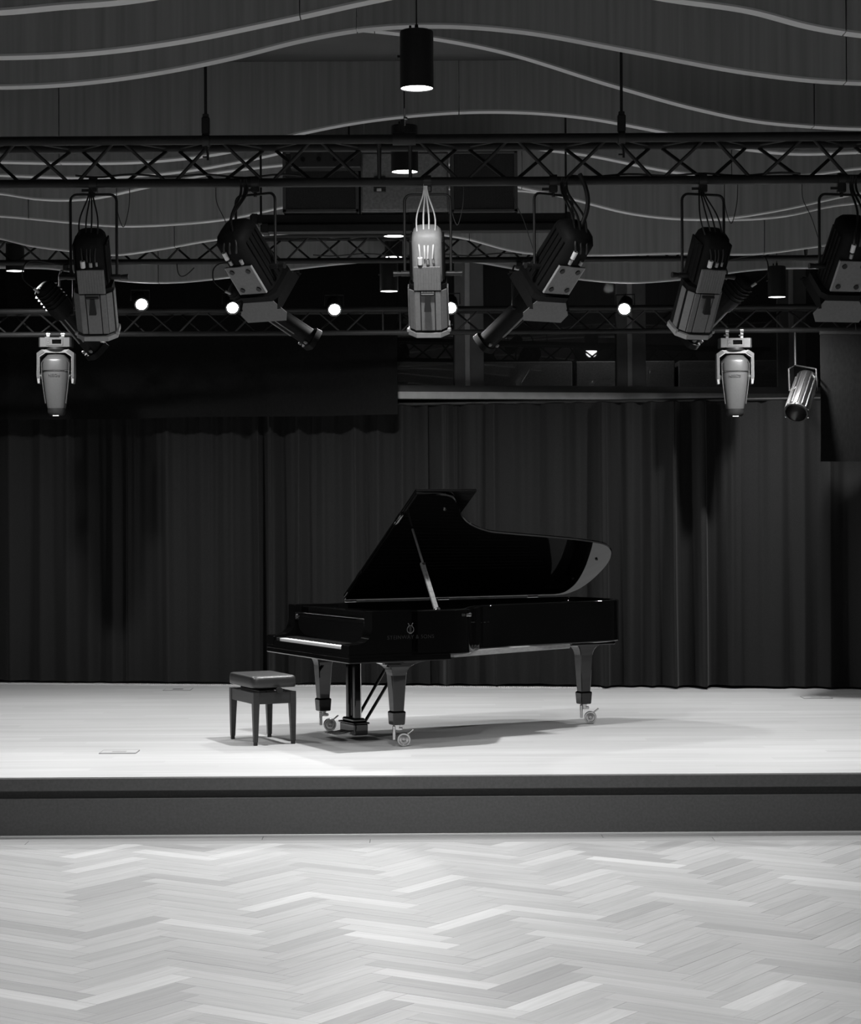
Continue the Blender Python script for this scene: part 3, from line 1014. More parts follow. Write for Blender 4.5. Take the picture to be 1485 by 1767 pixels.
# ------------------------------------------------------------------ darker profile spotlights on the middle truss
def profile_spot(label, pa, pb, dy=0.35):
    d = D2 + 0.05
    a, b_ = P(pa[0], pa[1], d - dy / 2), P(pb[0], pb[1], d + dy / 2)
    pv = a.lerp(b_, 0.42)
    root = thing('profile_spotlight', label, 'spotlight', tuple(pv), 'dark profile spotlights behind the front row')
    M, b, s = body_frame(b_ - a, pv)
    Lh = (b_ - a).length
    x0_, x1_ = -0.42 * Lh, 0.58 * Lh
    MB().loft([arc_ring(x0_, 0.05, 0.05), arc_ring(x0_ + 0.03, 0.085, 0.085), arc_ring(x0_ + 0.30 * Lh, 0.095, 0.095), arc_ring(x0_ + 0.42 * Lh, 0.085, 0.085)], M).build('lamp_house', fixture_dark, root, 50, world=True)
    for k in range(5):
        xx = x0_ + 0.06 + k * 0.035
        MB().loft([arc_ring(xx, 0.101, 0.101), arc_ring(xx + 0.010, 0.101, 0.101)], M).build('cooling_fin', fixture_dark, root, world=True)
    MB().cyl((x0_ + 0.40 * Lh, 0, 0), (x1_ - 0.06, 0, 0), 0.078, 0.080, 20, M=M).build('barrel', fixture_dark, root, 40, world=True)
    MB().cbox((x0_ + 0.5 * Lh, 0, -0.080), (0.5 * Lh, 0.018, 0.012), 0.003, M).cbox((x0_ + 0.5 * Lh, 0.05, -0.064), (0.5 * Lh, 0.012, 0.010), 0.003, M).build('rail', fixture_grey, root, world=True)
    MB().loft([arc_ring(x1_ - 0.07, 0.095, 0.095), arc_ring(x1_ - 0.02, 0.10, 0.10)], M).build('front_frame', fixture_dark, root, 30, world=True)
    MB().cyl((x1_ - 0.019, 0, 0), (x1_ - 0.022, 0, 0), 0.075, n=20, M=M).build('lens', lacquer, root, world=True)
    for sg in (-1, 1):
        MB().cbox((x1_ - 0.10, sg * 0.06, -0.075), (0.03, 0.03, 0.02), 0.005, M).build('catch', fixture_grey, root, world=True)
    zch = Z2 - 0.206 - TR
    pt = Vector((pv.x, D2 + 0.12, pv.z))
    sh = Vector((s.x, s.y, 0)).normalized()
    hw = 0.118
    top = zch - 0.05
    Lp, Rp = pv - sh * hw, pv + sh * hw
    MB().tube([Lp, Vector((Lp.x, Lp.y, top - 0.04)), Vector((Lp.x, Lp.y, top)) + sh * 0.03, Vector((Rp.x, Rp.y, top)) - sh * 0.03, Vector((Rp.x, Rp.y, top - 0.04)), Rp], 0.008, 8).build('yoke', black, root, 50, world=True)
    MB().cbox((pv.x, (pv.y + D2 + 0.12) / 2, zch - 0.03), (0.05, abs(D2 + 0.12 - pv.y) + 0.05, 0.045), 0.006).build('clamp', black, root, world=True)
    for sg in (-1, 1):
        MB().cyl(pv + sh * sg * 0.08, pv + sh * sg * (hw + 0.025), 0.014, n=10).build('pivot_knob', black, root, 40, world=True)
    MB().cyl((x0_ + 0.02, 0.02, -0.075), (x0_ - 0.03, 0.02, -0.085), 0.012, n=10, M=M).build('plug', fixture_light, root, 40, world=True)
    e = M @ Vector((x0_ - 0.03, 0.02, -0.085))
    sx = -1 if b.x > 0 else 1
    cables(root, [[e, e + Vector((sx * 0.10, 0, 0.10)), e + Vector((sx * 0.05, 0.05, 0.24)), Vector((pv.x + sx * 0.05, D2 + 0.10, zch))]], 0.006)
    return root


profile_spot('dark tilted profile spotlight behind the leftmost ribbed spotlight', (72, 492), (172, 612))
profile_spot('dark tilted profile spotlight right of the second glowing spot', (400, 492), (545, 590))
profile_spot('dark tilted profile spotlight left of centre window, pointing left', (945, 485), (830, 598))
profile_spot('dark tilted profile spotlight behind the leaning ribbed spotlight, pointing left', (1288, 480), (1182, 592))


# ------------------------------------------------------------------ small glowing spotlights on the back truss
def glow_spot(label, px, py):
    d = D3 - 0.17
    c = P(px, py, d)
    root = thing('glowing_spotlight', label, 'spotlight', tuple(c), 'small glowing spotlights on the back truss')
    tgt = Vector((c.x * 0.25, 13.0, 0.2))
    b = (tgt - c).normalized()
    M, b, s = body_frame(b, c)
    MB().lathe([(0.0, -0.20), (0.045, -0.20), (0.060, -0.17), (0.068, -0.06), (0.070, 0.01), (0.064, 0.01), (0.060, 0.003), (0.051, 0.003)], 24, M @ Matrix.Rotation(PI / 2, 4, 'Y')).build('can', fixture_dark, root, 40, world=True)
    MB().lathe([(0.0515, 0.004), (0.03, 0.007), (0.0, 0.008)], 24, M @ Matrix.Rotation(PI / 2, 4, 'Y')).build('lens', spot_glow, root, 60, world=True)
    pv = M @ Vector((-0.08, 0, 0))
    sh = Vector((s.x, s.y, 0)).normalized()
    zt = Z3 - 0.01
    top = pv.z + 0.10
    MB().tube([pv - sh * 0.085, Vector((pv.x, pv.y, top)) - sh * 0.085, Vector((pv.x, pv.y, top)) + sh * 0.085, pv + sh * 0.085], 0.006, 8).build('yoke', black, root, 50, world=True)
    MB().tube([Vector((pv.x, pv.y, top)), Vector((pv.x, D3 - 0.02, top + 0.005)), Vector((pv.x, D3, Z3 + 0.01))], 0.010, 8).build('clamp', black, root, 50, world=True)
    ld = bpy.data.lights.get('glow_spot_light')
    if ld is None:
        ld = bpy.data.lights.new('glow_spot_light', 'SPOT')
        ld.energy = SPOT_WATTS
        ld.spot_size = math.radians(60)
        ld.spot_blend = 0.8
        ld.shadow_soft_size = 0.055
    lo = bpy.data.objects.new('glow_spot_light', ld)
    COL.objects.link(lo)
    lo.parent = root
    q = b.to_track_quat('-Z', 'Y').to_matrix().to_4x4()
    lo.matrix_local = Matrix.Translation(b * 0.02) @ q
    return root


glow_spot('small glowing spotlight furthest left on the back truss', 244, 525)
glow_spot('small glowing spotlight below the left bolted-plate spotlight', 401, 531)
glow_spot('small glowing spotlight just left of the border cloth edge', 577, 534)
glow_spot('small glowing spotlight beside the central ribbed spotlight', 777, 531)
glow_spot('small glowing spotlight in front of the window, furthest right', 1077, 533)


# ------------------------------------------------------------------ moving head lights under the back truss
def text_mesh(body, size, name, mat_, depth=0.001, spacing=1.0):
    cu = bpy.data.curves.new(name, 'FONT')
    cu.body = body
    cu.size = size
    cu.extrude = depth
    cu.align_x = 'CENTER'
    cu.align_y = 'CENTER'
    cu.space_character = spacing
    o = bpy.data.objects.new(name, cu)
    COL.objects.link(o)
    dg = bpy.context.evaluated_depsgraph_get()
    me = bpy.data.meshes.new_from_object(o.evaluated_get(dg))
    bpy.data.objects.remove(o)
    bpy.data.curves.remove(cu)
    me.name = name
    me.materials.clear()
    me.materials.append(mat_)
    return me


def moving_head(label, px, py, rz):
    d = D3 + 0.12
    top = P(px, py, d)            # top of the base box
    root = thing('moving_head_light', label, 'stage light', M=Matrix.Translation(top) @ Matrix.Rotation(rz, 4, 'Z'), group='moving head lights')
    k = d / F_PX                  # metres in one pixel
    zch = (Z3 - 0.206 - TR) - top.z
    # base: chamfered box, wider middle panel
    MB().prism([(-0.150, -0.075), (-0.135, -0.10), (0.135, -0.10), (0.150, -0.075), (0.150, 0.075), (0.135, 0.10), (-0.135, 0.10), (-0.150, 0.075)], -0.090, -0.004).build('base', silver, root)
    MB().cbox((0.0, -0.101, -0.047), (0.155, 0.006, 0.068), 0.002).build('display_frame', silver, root)
    MB().cbox((0.018, -0.104, -0.043), (0.085, 0.004, 0.040), 0.001).build('display', lacquer, root)
    for zz in (-0.030, -0.055):
        MB().cbox((-0.055, -0.105, zz), (0.022, 0.006, 0.014), 0.002).build('button', chrome, root)
    for sx in (-0.070, 0.065):
        MB().cbox((sx, 0, zch / 2 - 0.004), (0.035, 0.05, zch + 0.01), 0.006).cyl((sx - 0.03, -0.03, zch * 0.55), (sx + 0.012, -0.03, zch * 0.55), 0.008, n=8).build('clamp', chrome, root)
        MB().lathe([(TR + 0.0005, -0.016), (TR + 0.009, -0.016), (TR + 0.009, 0.016), (TR + 0.0005, 0.016)], 20, Matrix.Translation((sx, 0, zch + TR)) @ Matrix.Rotation(PI / 2, 4, 'Y')).build('clamp', chrome, root, 40)
    # yoke: turntable, cross bar, two arms
    MB().cyl((0, 0, -0.090), (0, 0, -0.112), 0.105, n=28).build('turntable', black, root, 40)
    out = [(-0.125, -0.112), (0.125, -0.112), (0.172, -0.145), (0.172, -0.36), (0.163, -0.425), (0.146, -0.425), (0.146, -0.18), (0.090, -0.142), (-0.090, -0.142), (-0.146, -0.18), (-0.146, -0.425), (-0.163, -0.425), (-0.172, -0.36), (-0.172, -0.145)]
    RX = Matrix.Rotation(PI / 2, 4, 'X')
    MB().prism(out, -0.062, 0.062, RX).build('yoke', fixture_grey, root)
    # pale inner lip along the yoke's front
    inn = [(-0.172, -0.145), (-0.125, -0.112), (-0.10, -0.135), (-0.150, -0.17), (-0.150, -0.375), (-0.168, -0.375)]
    MB().prism(inn, 0.0625, 0.069, RX).build('arm_cover', silver, root)
    MB().prism([(-x, z) for x, z in reversed(inn)], 0.0625, 0.069, RX).build('arm_cover', silver, root)
    # head: bucket that narrows downwards, octagonal shoulder
    prof = [(0.04, -0.155), (0.078, -0.160), (0.122, -0.205), (0.125, -0.215), (0.119, -0.37), (0.110, -0.46), (0.092, -0.60), (0.082, -0.655)]
    rings = []
    n = 40
    for r_, z in prof:
        ring = []
        for i in range(n):
            a = 2 * PI * i / n
            e = 0.72
            ring.append((r_ * math.copysign(abs(math.cos(a))**e, math.cos(a)), 0.92 * r_ * math.copysign(abs(math.sin(a))**e, math.sin(a)), z))
        rings.append(ring)
    MB().loft(rings).build('head', silver, root, 30)
    MB().loft([[(p[0] * s_, p[1] * s_, z_) for p in rings[3]] for s_, z_ in ((1.012, -0.222), (1.016, -0.226), (1.016, -0.300), (1.012, -0.304))]).build('head_band', silver, root, 30)
    MB().loft([[(p[0] * s_, p[1] * s_, z_) for p in rings[3]] for s_, z_ in ((1.015, -0.308), (1.025, -0.309), (1.025, -0.314), (1.015, -0.315))]).build('head_seam', chrome, root, 30)
    for sg in (-1, 1):
        MB().tube([(sg * 0.112, -0.085, -0.22), (sg * 0.126, -0.075, -0.24), (sg * 0.122, -0.075, -0.38), (sg * 0.112, -0.070, -0.47), (sg * 0.094, -0.058, -0.61)], 0.005, 8).build('side_rail', silver, root, 50)
        MB().cyl((sg * 0.115, 0, -0.36), (sg * 0.150, 0, -0.36), 0.035, n=20).build('tilt_hub', black, root, 40)
    MB().lathe([(0.083, -0.655), (0.083, -0.690), (0.074, -0.715), (0.062, -0.722), (0.0, -0.722)], 32).build('lens_collar', black, root, 40)
    MB().cbox((0, -0.060, -0.7245), (0.055, 0.010, 0.007), 0.002).build('lens_slot', slot_glow, root)
    MB().cyl((0, 0, -0.7215), (0, 0, -0.7245), 0.05, n=24).build('lens_ring', black, root)
    tm = text_mesh('ROBIN', 0.036, 'lettering', print_mat, 0.0012)
    inst(tm, 'lettering', root, M=Matrix.Translation((-0.008, -0.1142, -0.352)) @ Matrix.Rotation(PI / 2, 4, 'X') @ Matrix.Rotation(PI, 4, 'Z'))
    return root


moving_head('silver moving head light hanging at the left, below the ribbed spotlight', 97, 583, 0.03)
moving_head('silver moving head light hanging at the right, in front of the ledge', 1267, 584, -0.05)

# chrome ribbed par can at the right
c0, c1 = P(1392, 655, 19.25), P(1373, 712, 18.95)
pr = thing('par_can', 'chrome ribbed tube spotlight tilted down beside the right moving head', 'spotlight', tuple(c0))
ax = (c1 - c0).normalized()
Mp = frame_mat(c0, ax.cross(Vector((0, 0, 1))).normalized(), ax.cross(ax.cross(Vector((0, 0, 1))).normalized()), ax)
Lc = (c1 - c0).length
MB().lathe([(0.0, -0.06), (0.06, -0.055), (0.098, -0.02), (0.102, 0.0), (0.102, Lc), (0.096, Lc), (0.096, 0.05), (0.0, 0.04)], 32, Mp).build('can', chrome, pr, 40, world=True)
for k in range(14):
    a = 2 * PI * k / 14
    MB().cbox((0.104 * math.cos(a), 0.104 * math.sin(a), Lc * 0.48), (0.012, 0.012, Lc * 0.92), 0.003, Mp @ Matrix.Identity(4)).build('rib', chrome, pr, world=True)
MB().lathe([(0.097, Lc - 0.01), (0.112, Lc - 0.01), (0.112, Lc + 0.006), (0.097, Lc + 0.006)], 32, Mp).build('front_ring', black, pr, 40, world=True)
for a in (2.6, 0.4, 4.6):
    MB().cbox((0.114 * math.cos(a), 0.114 * math.sin(a), Lc - 0.005), (0.016, 0.016, 0.022), 0.003, Mp).build('clip', chrome, pr, world=True)
pvp = c0.lerp(c1, 0.35)
topz = Z3 - 0.206 - TR
MB().tube([pvp + Vector((-0.125, 0, 0)), Vector((pvp.x - 0.125, pvp.y + 0.03, pvp.z + 0.20)), Vector((pvp.x, D3 + 0.05, pvp.z + 0.26)), Vector((pvp.x + 0.125, pvp.y + 0.03, pvp.z + 0.20)), pvp + Vector((0.125, 0, 0))], 0.008, 8).build('yoke', black, pr, 50, world=True)
MB().tube([Vector((pvp.x, D3 + 0.05, pvp.z + 0.26)), Vector((pvp.x + 0.01, D3 + 0.12, topz + 0.01))], 0.012, 8).build('clamp', black, pr, 50, world=True)

# ------------------------------------------------------------------ loudspeakers and cabinet behind the front truss
DS = 13.35


def rect_px(x0, y0, x1, y1, d):
    a, b = P(x0, y0, d), P(x1, y1, d)
    return (a.x + b.x) / 2, (a.z + b.z) / 2, abs(b.x - a.x), abs(a.z - b.z)


def loudspeaker(label, x0, x1, y0=259, y1=366):
    cx_, cz_, w, h = rect_px(x0, y0, x1, y1, DS)
    r = thing('loudspeaker', label, 'loudspeaker', (cx_, DS, cz_ - h / 2), 'flown loudspeakers')
    dp = 0.42
    MB().cbox((0, dp / 2 + 0.02, h / 2), (w, dp, h), 0.008).build('box', speaker_mat, r)
    t = 0.022
    for (px_, pz_, sx_, sz_) in ((0, t / 2, w, t), (0, h - t / 2, w, t), (-w / 2 + t / 2, h / 2, t, h), (w / 2 - t / 2, h / 2, t, h)):
        MB().cbox((px_, 0.01, pz_), (sx_, 0.022, sz_), 0.003).build('frame', speaker_edge, r)
    MB().cbox((0, 0.014, h / 2), (w - 2 * t, 0.012, h - 2 * t), 0.002).build('grille', grille_mat, r)
    gb = MB()
    nx = int((w - 2 * t) / 0.018)
    for k in range(nx):
        gb.box((-w / 2 + t + (k + 0.5) * (w - 2 * t) / nx, 0.0075, h / 2), (0.005, 0.003, h - 2 * t - 0.002))
    tag(gb.build('grille_bars', speaker_mat, r), kind='stuff')
    return r


loudspeaker('wide black loudspeaker left of the grey cabinet', 487, 619)
loudspeaker('wide black loudspeaker right of the grey cabinet', 777, 893)
cx_, cz_, w, h = rect_px(622, 262, 774, 364, DS)
cb = thing('equipment_cabinet', 'grey speckled cabinet between the two black loudspeakers', 'cabinet', (cx_, DS, cz_ - h / 2))
MB().cbox((0, 0.22, h / 2), (w, 0.40, h), 0.006).build('body', panel_grey, cb)
MB().cbox((0, 0.012, h / 2), (w - 0.02, 0.016, h - 0.02), 0.003).build('front_panel', panel_grey, cb)
MB().cbox((-w / 2 + 0.12, 0.0, 0.17), (0.075, 0.02, 0.10), 0.004).build('switch_box', speaker_mat, cb)
MB().cbox((-w / 2 + 0.115, -0.012, 0.135), (0.03, 0.006, 0.018), 0.002).build('switch', label_mat, cb)
MB().cbox((-w / 2 + 0.12, -0.012, 0.19), (0.02, 0.006, 0.014), 0.002).build('switch', fixture_light, cb)
# amplifier behind the truss with two paper labels
cx_, cz_, w, h = rect_px(500, 246, 622, 288, DS - 0.2)
am = thing('amplifier_rack', 'black amplifier box with two small white labels above the left loudspeaker', 'amplifier', (cx_, DS - 0.2, cz_ - h / 2))
MB().cbox((0, 0.09, h / 2), (w, 0.15, h), 0.005).build('case', speaker_mat, am)
for px in (591, 610):
    q = P(px, 252, DS - 0.2)
    MB().cbox((q.x - cx_, 0.012, q.z - (cz_ - h / 2)), (0.045, 0.006, 0.045), 0.001).build('paper_label', label_mat, am)
for k in range(4):
    MB().cyl((w / 2 - 0.06 - 0.10 * k, 0.013, 0.05), (w / 2 - 0.06 - 0.10 * k, -0.008, 0.05), 0.014, n=12).build('socket', fixture_dark, am, 40)
for k in range(2):
    MB().cyl((-w / 2 + 0.10 + k * 0.6 * w, 0.10, h), (-w / 2 + 0.10 + k * 0.6 * w, 0.10, CEIL_Z - (cz_ - h / 2) - 0.002), 0.006, n=8).build('hanger', black, am)
# steel bars that carry the loudspeakers
for (y0, y1, x0, x1, dd, lb) in ((369, 381, 430, 992, 0.02, 'upper black steel bar under the loudspeakers'), (386, 396, 448, 985, -0.02, 'lower black steel bar under the loudspeakers')):
    cx_, cz_, w, h = rect_px(x0, y0, x1, y1, DS + dd)
    br = thing('support_bar', lb, 'bar', (cx_, DS + dd, cz_ - h / 2), 'bars under the loudspeakers')
    MB().cbox((0, 0.10, h / 2), (w, 0.12, h), 0.004).build('bar', truss_mat, br)
    for sx in (-0.5 * w + 0.03, 0.0, 0.5 * w - 0.03):
        MB().cbox((sx, 0.10, h / 2), (0.04, 0.14, h + 0.012), 0.003).build('bracket', truss_mat, br)
    if y0 == 369:
        for px in (448, 978):
            X = P(px, 370, DS + dd).x - cx_
            MB().cyl((X, 0.10, h), (X, 0.10, CEIL_Z - (cz_ - h / 2) - 0.002), 0.007, n=8).build('hanger', black, br)
    else:
        for sx in (-0.3 * w, 0.3 * w):
            MB().cyl((sx, 0.10, h), (sx, 0.10, h + 0.012), 0.01, n=8).build('hanger', black, br)

# cables running along the trusses
for lb, y0, y1, x0, x1, d, sag in (('loose black cable lying along the front truss on the left', 303, 304, 130, 520, D1 + 0.12, 5), ('loose black cable lying along the front truss on the right', 303, 300, 985, 1380, D1 + 0.12, 4),
                                   ('loose black cable lying along the middle truss', 440, 439, 540, 900, D2 + 0.08, 4)):
    pts = []
    for i in range(25):
        t = i / 24
        q = P(x0 + (x1 - x0) * t, y0 + (y1 - y0) * t + sag * math.sin(t * 19) * 0.5, d)
        pts.append(Vector((q.x, q.y + 0.01 * math.sin(t * 11), q.z)))
    tag(MB().tube(pts, 0.006, 6).build('loose_cable', rubber), lb, 'cable', 'loose cables on the trusses')
tag(MB().tube([P(1000 + 14 * math.sin(t * PI), 300 + 95 * t, D1 + 0.02 - 0.05 * t) for t in np.linspace(0, 1, 14)], 0.012, 8).build('cable_bundle', rubber, None, 60), 'thick black cable bundle dropping from the front truss to the left-aimed spotlight', 'cable')
tag(MB().tube([P(305 + 30 * t - 8 * math.sin(t * PI), 455 + 22 * math.sin(t * PI * 0.9), D2 + 0.1) for t in np.linspace(0, 1, 14)], 0.005, 6).build('loose_cable', rubber, None, 60), 'short cable loop hanging below the middle truss on the left', 'cable')

# ------------------------------------------------------------------ window wall behind the stage
WA = math.atan(0.19)
WN = Vector((-math.sin(WA), math.cos(WA), 0))
W0 = Vector((-0.3, 21.25, 0))


def on_window(x, y, off=0.0):
    q = P(x, y, 1.0) - Vector((0, 0, CAM_Z))
    o = Vector((0, 0, CAM_Z))
    t = (W0 + WN * off - o).dot(WN) / q.dot(WN)
    return o + q * t


MW = Matrix.Translation(W0) @ Matrix.Rotation(WA, 4, 'Z')
MWi = MW.inverted()
ZL = on_window(700, 677).z
WTOP = CEIL_Z - 0.03
win = empty('window_1', M=MW)
tag(win, 'long dark window behind the stage above the curtain', kind='structure')


def wx(px, y=600):
    return (MWi @ on_window(px, y)).x


def wbar(name, x0, x1, z0, z1, y0, y1, m):
    return MB().cbox(((x0 + x1) / 2, (y0 + y1) / 2, (z0 + z1) / 2), (x1 - x0, y1 - y0, z1 - z0), 0.004).build(name, m, win)


XL, XR = wx(610), wx(1480)
wbar('sill_wall', XL, XR, 0.0, ZL - 0.075, 0.0, 0.14, wall_mat)
wbar('bottom_rail', XL, XR, ZL, ZL + 0.075, 0.02, 0.10, frame_mat_)
wbar('top_rail', XL, XR, WTOP - 0.10, WTOP, 0.02, 0.10, frame_mat_)
mull = [(785, 835), (1065, 1115), (1345, 1392)]
edges = []
for a, b in mull:
    wbar('mullion', wx(a), wx(b), ZL + 0.07, WTOP - 0.09, 0.02, 0.10, frame_mat_)
    c = wx(a + 0.42 * (b - a))
    wbar('mullion_cover', c - 0.022, c + 0.030, ZL + 0.07, WTOP - 0.09, 0.004, 0.02, frame_light)
    edges.append((wx(a), wx(b)))
panes = [(XL, edges[0][0]), (edges[0][1], edges[1][0]), (edges[1][1], edges[2][0]), (edges[2][1], XR)]
for a, b in panes:
    MB().box(((a + b) / 2, 0.06, (ZL + 0.075 + WTOP - 0.10) / 2), (b - a, 0.008, WTOP - ZL - 0.175)).build('pane', glass, win)
led = tag(MB().cbox(((XL + XR) / 2, -0.05, ZL - 0.036), (XR - XL, 0.14, 0.072), 0.004).build('window_ledge', ledge_mat, win))
led['label'] = 'pale ledge under the window'
# dim room behind the glass; grey blocks added in place of a reflection
rm = thing('reflection_block', 'grey blocks behind the window, added in place of a reflection in the glass', 'reflection_block', (2.0, 22.9, 2.6))
for k in range(4):
    MB().cbox((-2.1 + k * 1.1, 0.0, 0.35), (1.06, 0.4, 0.75), 0.01).build('door', panel_grey, rm)  # plain blocks that stand for the reflected grey
MB().cbox((-0.45, 0.1, -1.3), (4.4, 0.35, 2.5), 0.01).build('body', panel_grey, rm)

# lamp added to brighten the room behind the window
rl = thing('room_fill_lamp', 'small lamp added to brighten the dark room behind the window', 'lamp', (1.9, 22.35, 4.15))
MB().lathe([(0.0, 0.0), (0.10, 0.01), (0.12, 0.05), (0.10, 0.10), (0.0, 0.10)], 24).build('shade', black, rl, 40)
MB().cyl((0, 0, 0.10), (0, 0, CEIL_Z - 4.152), 0.006, n=8).build('stem', black, rl)
rld = bpy.data.lights.new('room_fill_light', 'POINT')
rld.energy = ROOM_FILL_WATTS
rld.shadow_soft_size = 0.05
rlo = bpy.data.objects.new('room_fill_light', rld)
COL.objects.link(rlo)
rlo.parent = rl
rlo.location = (0, 0, -0.08)

# ------------------------------------------------------------------ curtains
C0, CS = 20.86, -0.165


def curtain_y(x):
    return C0 + CS * x


def fold_profile(xs, seed, pitch=0.17, amp=0.035):
    r = np.random.RandomState(seed)
    y = np.zeros_like(xs)
    x = xs[0]
    pos, dep = [x], [0.0]
    sgn = 1
    while x < xs[-1] + 1:
        x += pitch * (0.35 + 1.1 * r.rand())
        pos.append(x)
        dep.append(sgn * amp * (0.25 + 0.9 * r.rand()))
        sgn = -sgn
    return np.array(spline(list(zip(pos, dep)), xs))


def drape(name, m, x0, x1, ybase, ztop, zbot, seed, amp, pitch, nx, nz=10, thick=0.006, root=None):
    xs = np.linspace(x0, x1, nx)
    f = fold_profile(xs, seed, pitch, amp)
    f2 = fold_profile(xs, seed + 50, pitch * 0.45, amp * 0.22)
    f3 = fold_profile(xs, seed + 90, pitch * 2.4, amp * 0.8)
    f = f - 0.9 * amp * np.clip(-f / amp, 0, 1.15)**5      # narrow crests towards the hall
    vs, fs = [], []
    for side in (0, 1):
        for k in range(nz + 1):
            t = k / nz
            z = ztop + (zbot - ztop) * t
            for i, x in enumerate(xs):
                sway = 0.010 * math.sin(x * 7.3 + 2.2 * t)
                y = ybase(x) + f[i] * (0.75 + 0.35 * t) + f2[i] * (1.2 - 0.9 * t) + f3[i] * (0.3 + 0.8 * t * math.sin(1.3 + x)) + side * thick
                vs.append((x + sway * t, y, z + (0.004 * math.sin(x * 3.1 + seed) if k == nz else 0)))
    off = (nz + 1) * nx
    for k in range(nz):
        for i in range(nx - 1):
            a = k * nx + i
            fs.append((a, a + nx, a + nx + 1, a + 1))
            fs.append((a + off, a + off + 1, a + off + nx + 1, a + off + nx))
    for i in range(nx - 1):
        fs.append((i, i + 1, off + i + 1, off + i))
        b = nz * nx + i
        fs.append((b, off + b, off + b + 1, b + 1))
    for k in range(nz):
        a = k * nx
        fs.append((a, off + a, off + a + nx, a + nx))
        a = k * nx + nx - 1
        fs.append((a, a + nx, off + a + nx, off + a))
    return MB().add(vs, fs).build(name, m, root, 70)


ct = thing('stage_curtain', 'dark pleated curtain hanging across the back of the stage', 'curtain', (0, C0, 0.0))
XF['identity'] = Matrix.Identity(4)


def shift_local(o, root):
    o.parent = root
    o.matrix_local = XF[root.name].inverted()


cx0 = -6.2
parts = [(-6.2, -3.05, 3), (-3.07, -0.02, 4), (-0.04, 3.0, 5), (2.98, 6.2, 6)]
for a, b, sd in parts:
    o = drape('curtain_panel', curtain_mat, a, b, curtain_y, 2.77, 0.025, sd, 0.055, 0.15, int((b - a) * 120))
    shift_local(o, ct)
rail = MB()
a, b = Vector((-6.2, curtain_y(-6.2) + 0.01, 2.785)), Vector((6.2, curtain_y(6.2) + 0.01, 2.785))
rail.cyl(a, b, 0.018, n=10)
shift_local(rail.build('curtain_rail', black, None, 40), ct)
# border cloths in front of the curtain
bl_ = thing('border_cloth', 'black border cloth hanging at the left above the curtain', 'curtain', (0, 20.2, 2.6), 'border cloths')
xe = P(686, 650, 20.6).x
zb = P(400, 720, 20.9).z
shift_local(drape('cloth', border_mat, -6.2, xe, lambda x: curtain_y(x) - 0.34, 4.40, zb, 21, 0.012, 0.5, 260), bl_)
MB().cyl((-6.2, curtain_y(-6.2) - 0.33, 4.42), (xe, curtain_y(xe) - 0.33, 4.42), 0.022, n=10).build('pole', black, bl_, world=True)
br_ = thing('border_cloth', 'black border cloth hanging at the right edge of the stage', 'curtain', (3.6, 19.30, 2.1), 'border cloths')
xr_ = P(1415, 750, 19.30).x
zb2 = P(1450, 797, 19.30).z
shift_local(drape('cloth', border_mat, xr_, 6.2, lambda x: 19.30, P(1450, 575, 19.30).z, zb2, 22, 0.010, 0.5, 160), br_)
MB().cyl((xr_, 19.31, P(1450, 574, 19.30).z), (6.2, 19.31, P(1450, 574, 19.30).z), 0.02, n=10).build('pole', black, br_, world=True)
for X in (3.9, 5.4):
    MB().cyl((X, 19.31, P(1450, 574, 19.30).z), (X, D3, Z3), 0.006, n=8).build('tie', black, br_, world=True)

# slotted vent strip on the stage in front of the curtain
vx0, vx1 = -5.6, P(1040, 1190, 20.3).x
vent = thing('floor_vent', 'thin pale slotted vent strip along the foot of the curtain', 'vent', (0, C0, 0.0))
va = math.atan(CS)


def vent_pt(x, o, z):
    return Vector((x, curtain_y(x) - 0.16 + o, z))


vm = MB()
p0, p1 = vent_pt(vx0, -0.045, 0), vent_pt(vx1, -0.045, 0)
for o in (-0.05, 0.05):
    a, b = vent_pt(vx0, o, 0.006), vent_pt(vx1, o, 0.006)
    d_ = (b - a)
    M = Matrix.Translation((a + b) / 2) @ Matrix.Rotation(math.atan2(d_.y, d_.x), 4, 'Z')
    MB().cbox((0, 0, 0), (d_.length, 0.010, 0.012), 0.002, M).build('rail', edge_mat, vent, world=True)
n = 330
for i in range(n):
    x = vx0 + (vx1 - vx0) * (i + 0.5) / n
    M = Matrix.Translation(vent_pt(x, 0, 0.006)) @ Matrix.Rotation(va, 4, 'Z')
    vm.box((0, 0, 0), (0.008, 0.09, 0.010), M)
tag(vm.build('slat', edge_mat, vent, world=True), kind='stuff')
a, b = vent_pt(vx0, 0, 0.0015), vent_pt(vx1, 0, 0.0015)
M = Matrix.Translation((a + b) / 2) @ Matrix.Rotation(va, 4, 'Z')
MB().box((0, 0, 0), ((b - a).length, 0.09, 0.002), M).build('slot_bed', felt, vent, world=True)


# flush floor boxes in the stage deck
def floor_box(label, px, py, w, dpt):
    yy = py + (px - CX) * 0.006 - CY
    d = F_PX * CAM_Z / yy
    q = P(px, py, d)
    r = thing('floor_box', label, 'floor box', (q.x, q.y, 0.0), 'flush floor boxes')
    MB().cbox((0, 0, 0.0025), (w, dpt, 0.005), 0.002).build('lid', stage_mat, r)
    t = 0.006
    for (x_, y_, sx_, sy_) in ((0, -dpt / 2, w, t), (0, dpt / 2, w, t), (-w / 2, 0, t, dpt), (w / 2, 0, t, dpt)):
        MB().box((x_, y_, 0.003), (sx_, sy_, 0.0065)).build('frame', strip_mat, r)
    MB().box((0, 0.0, 0.0055), (0.10, 0.05, 0.002)).build('flap', felt if 'dark' in label else strip_mat, r)


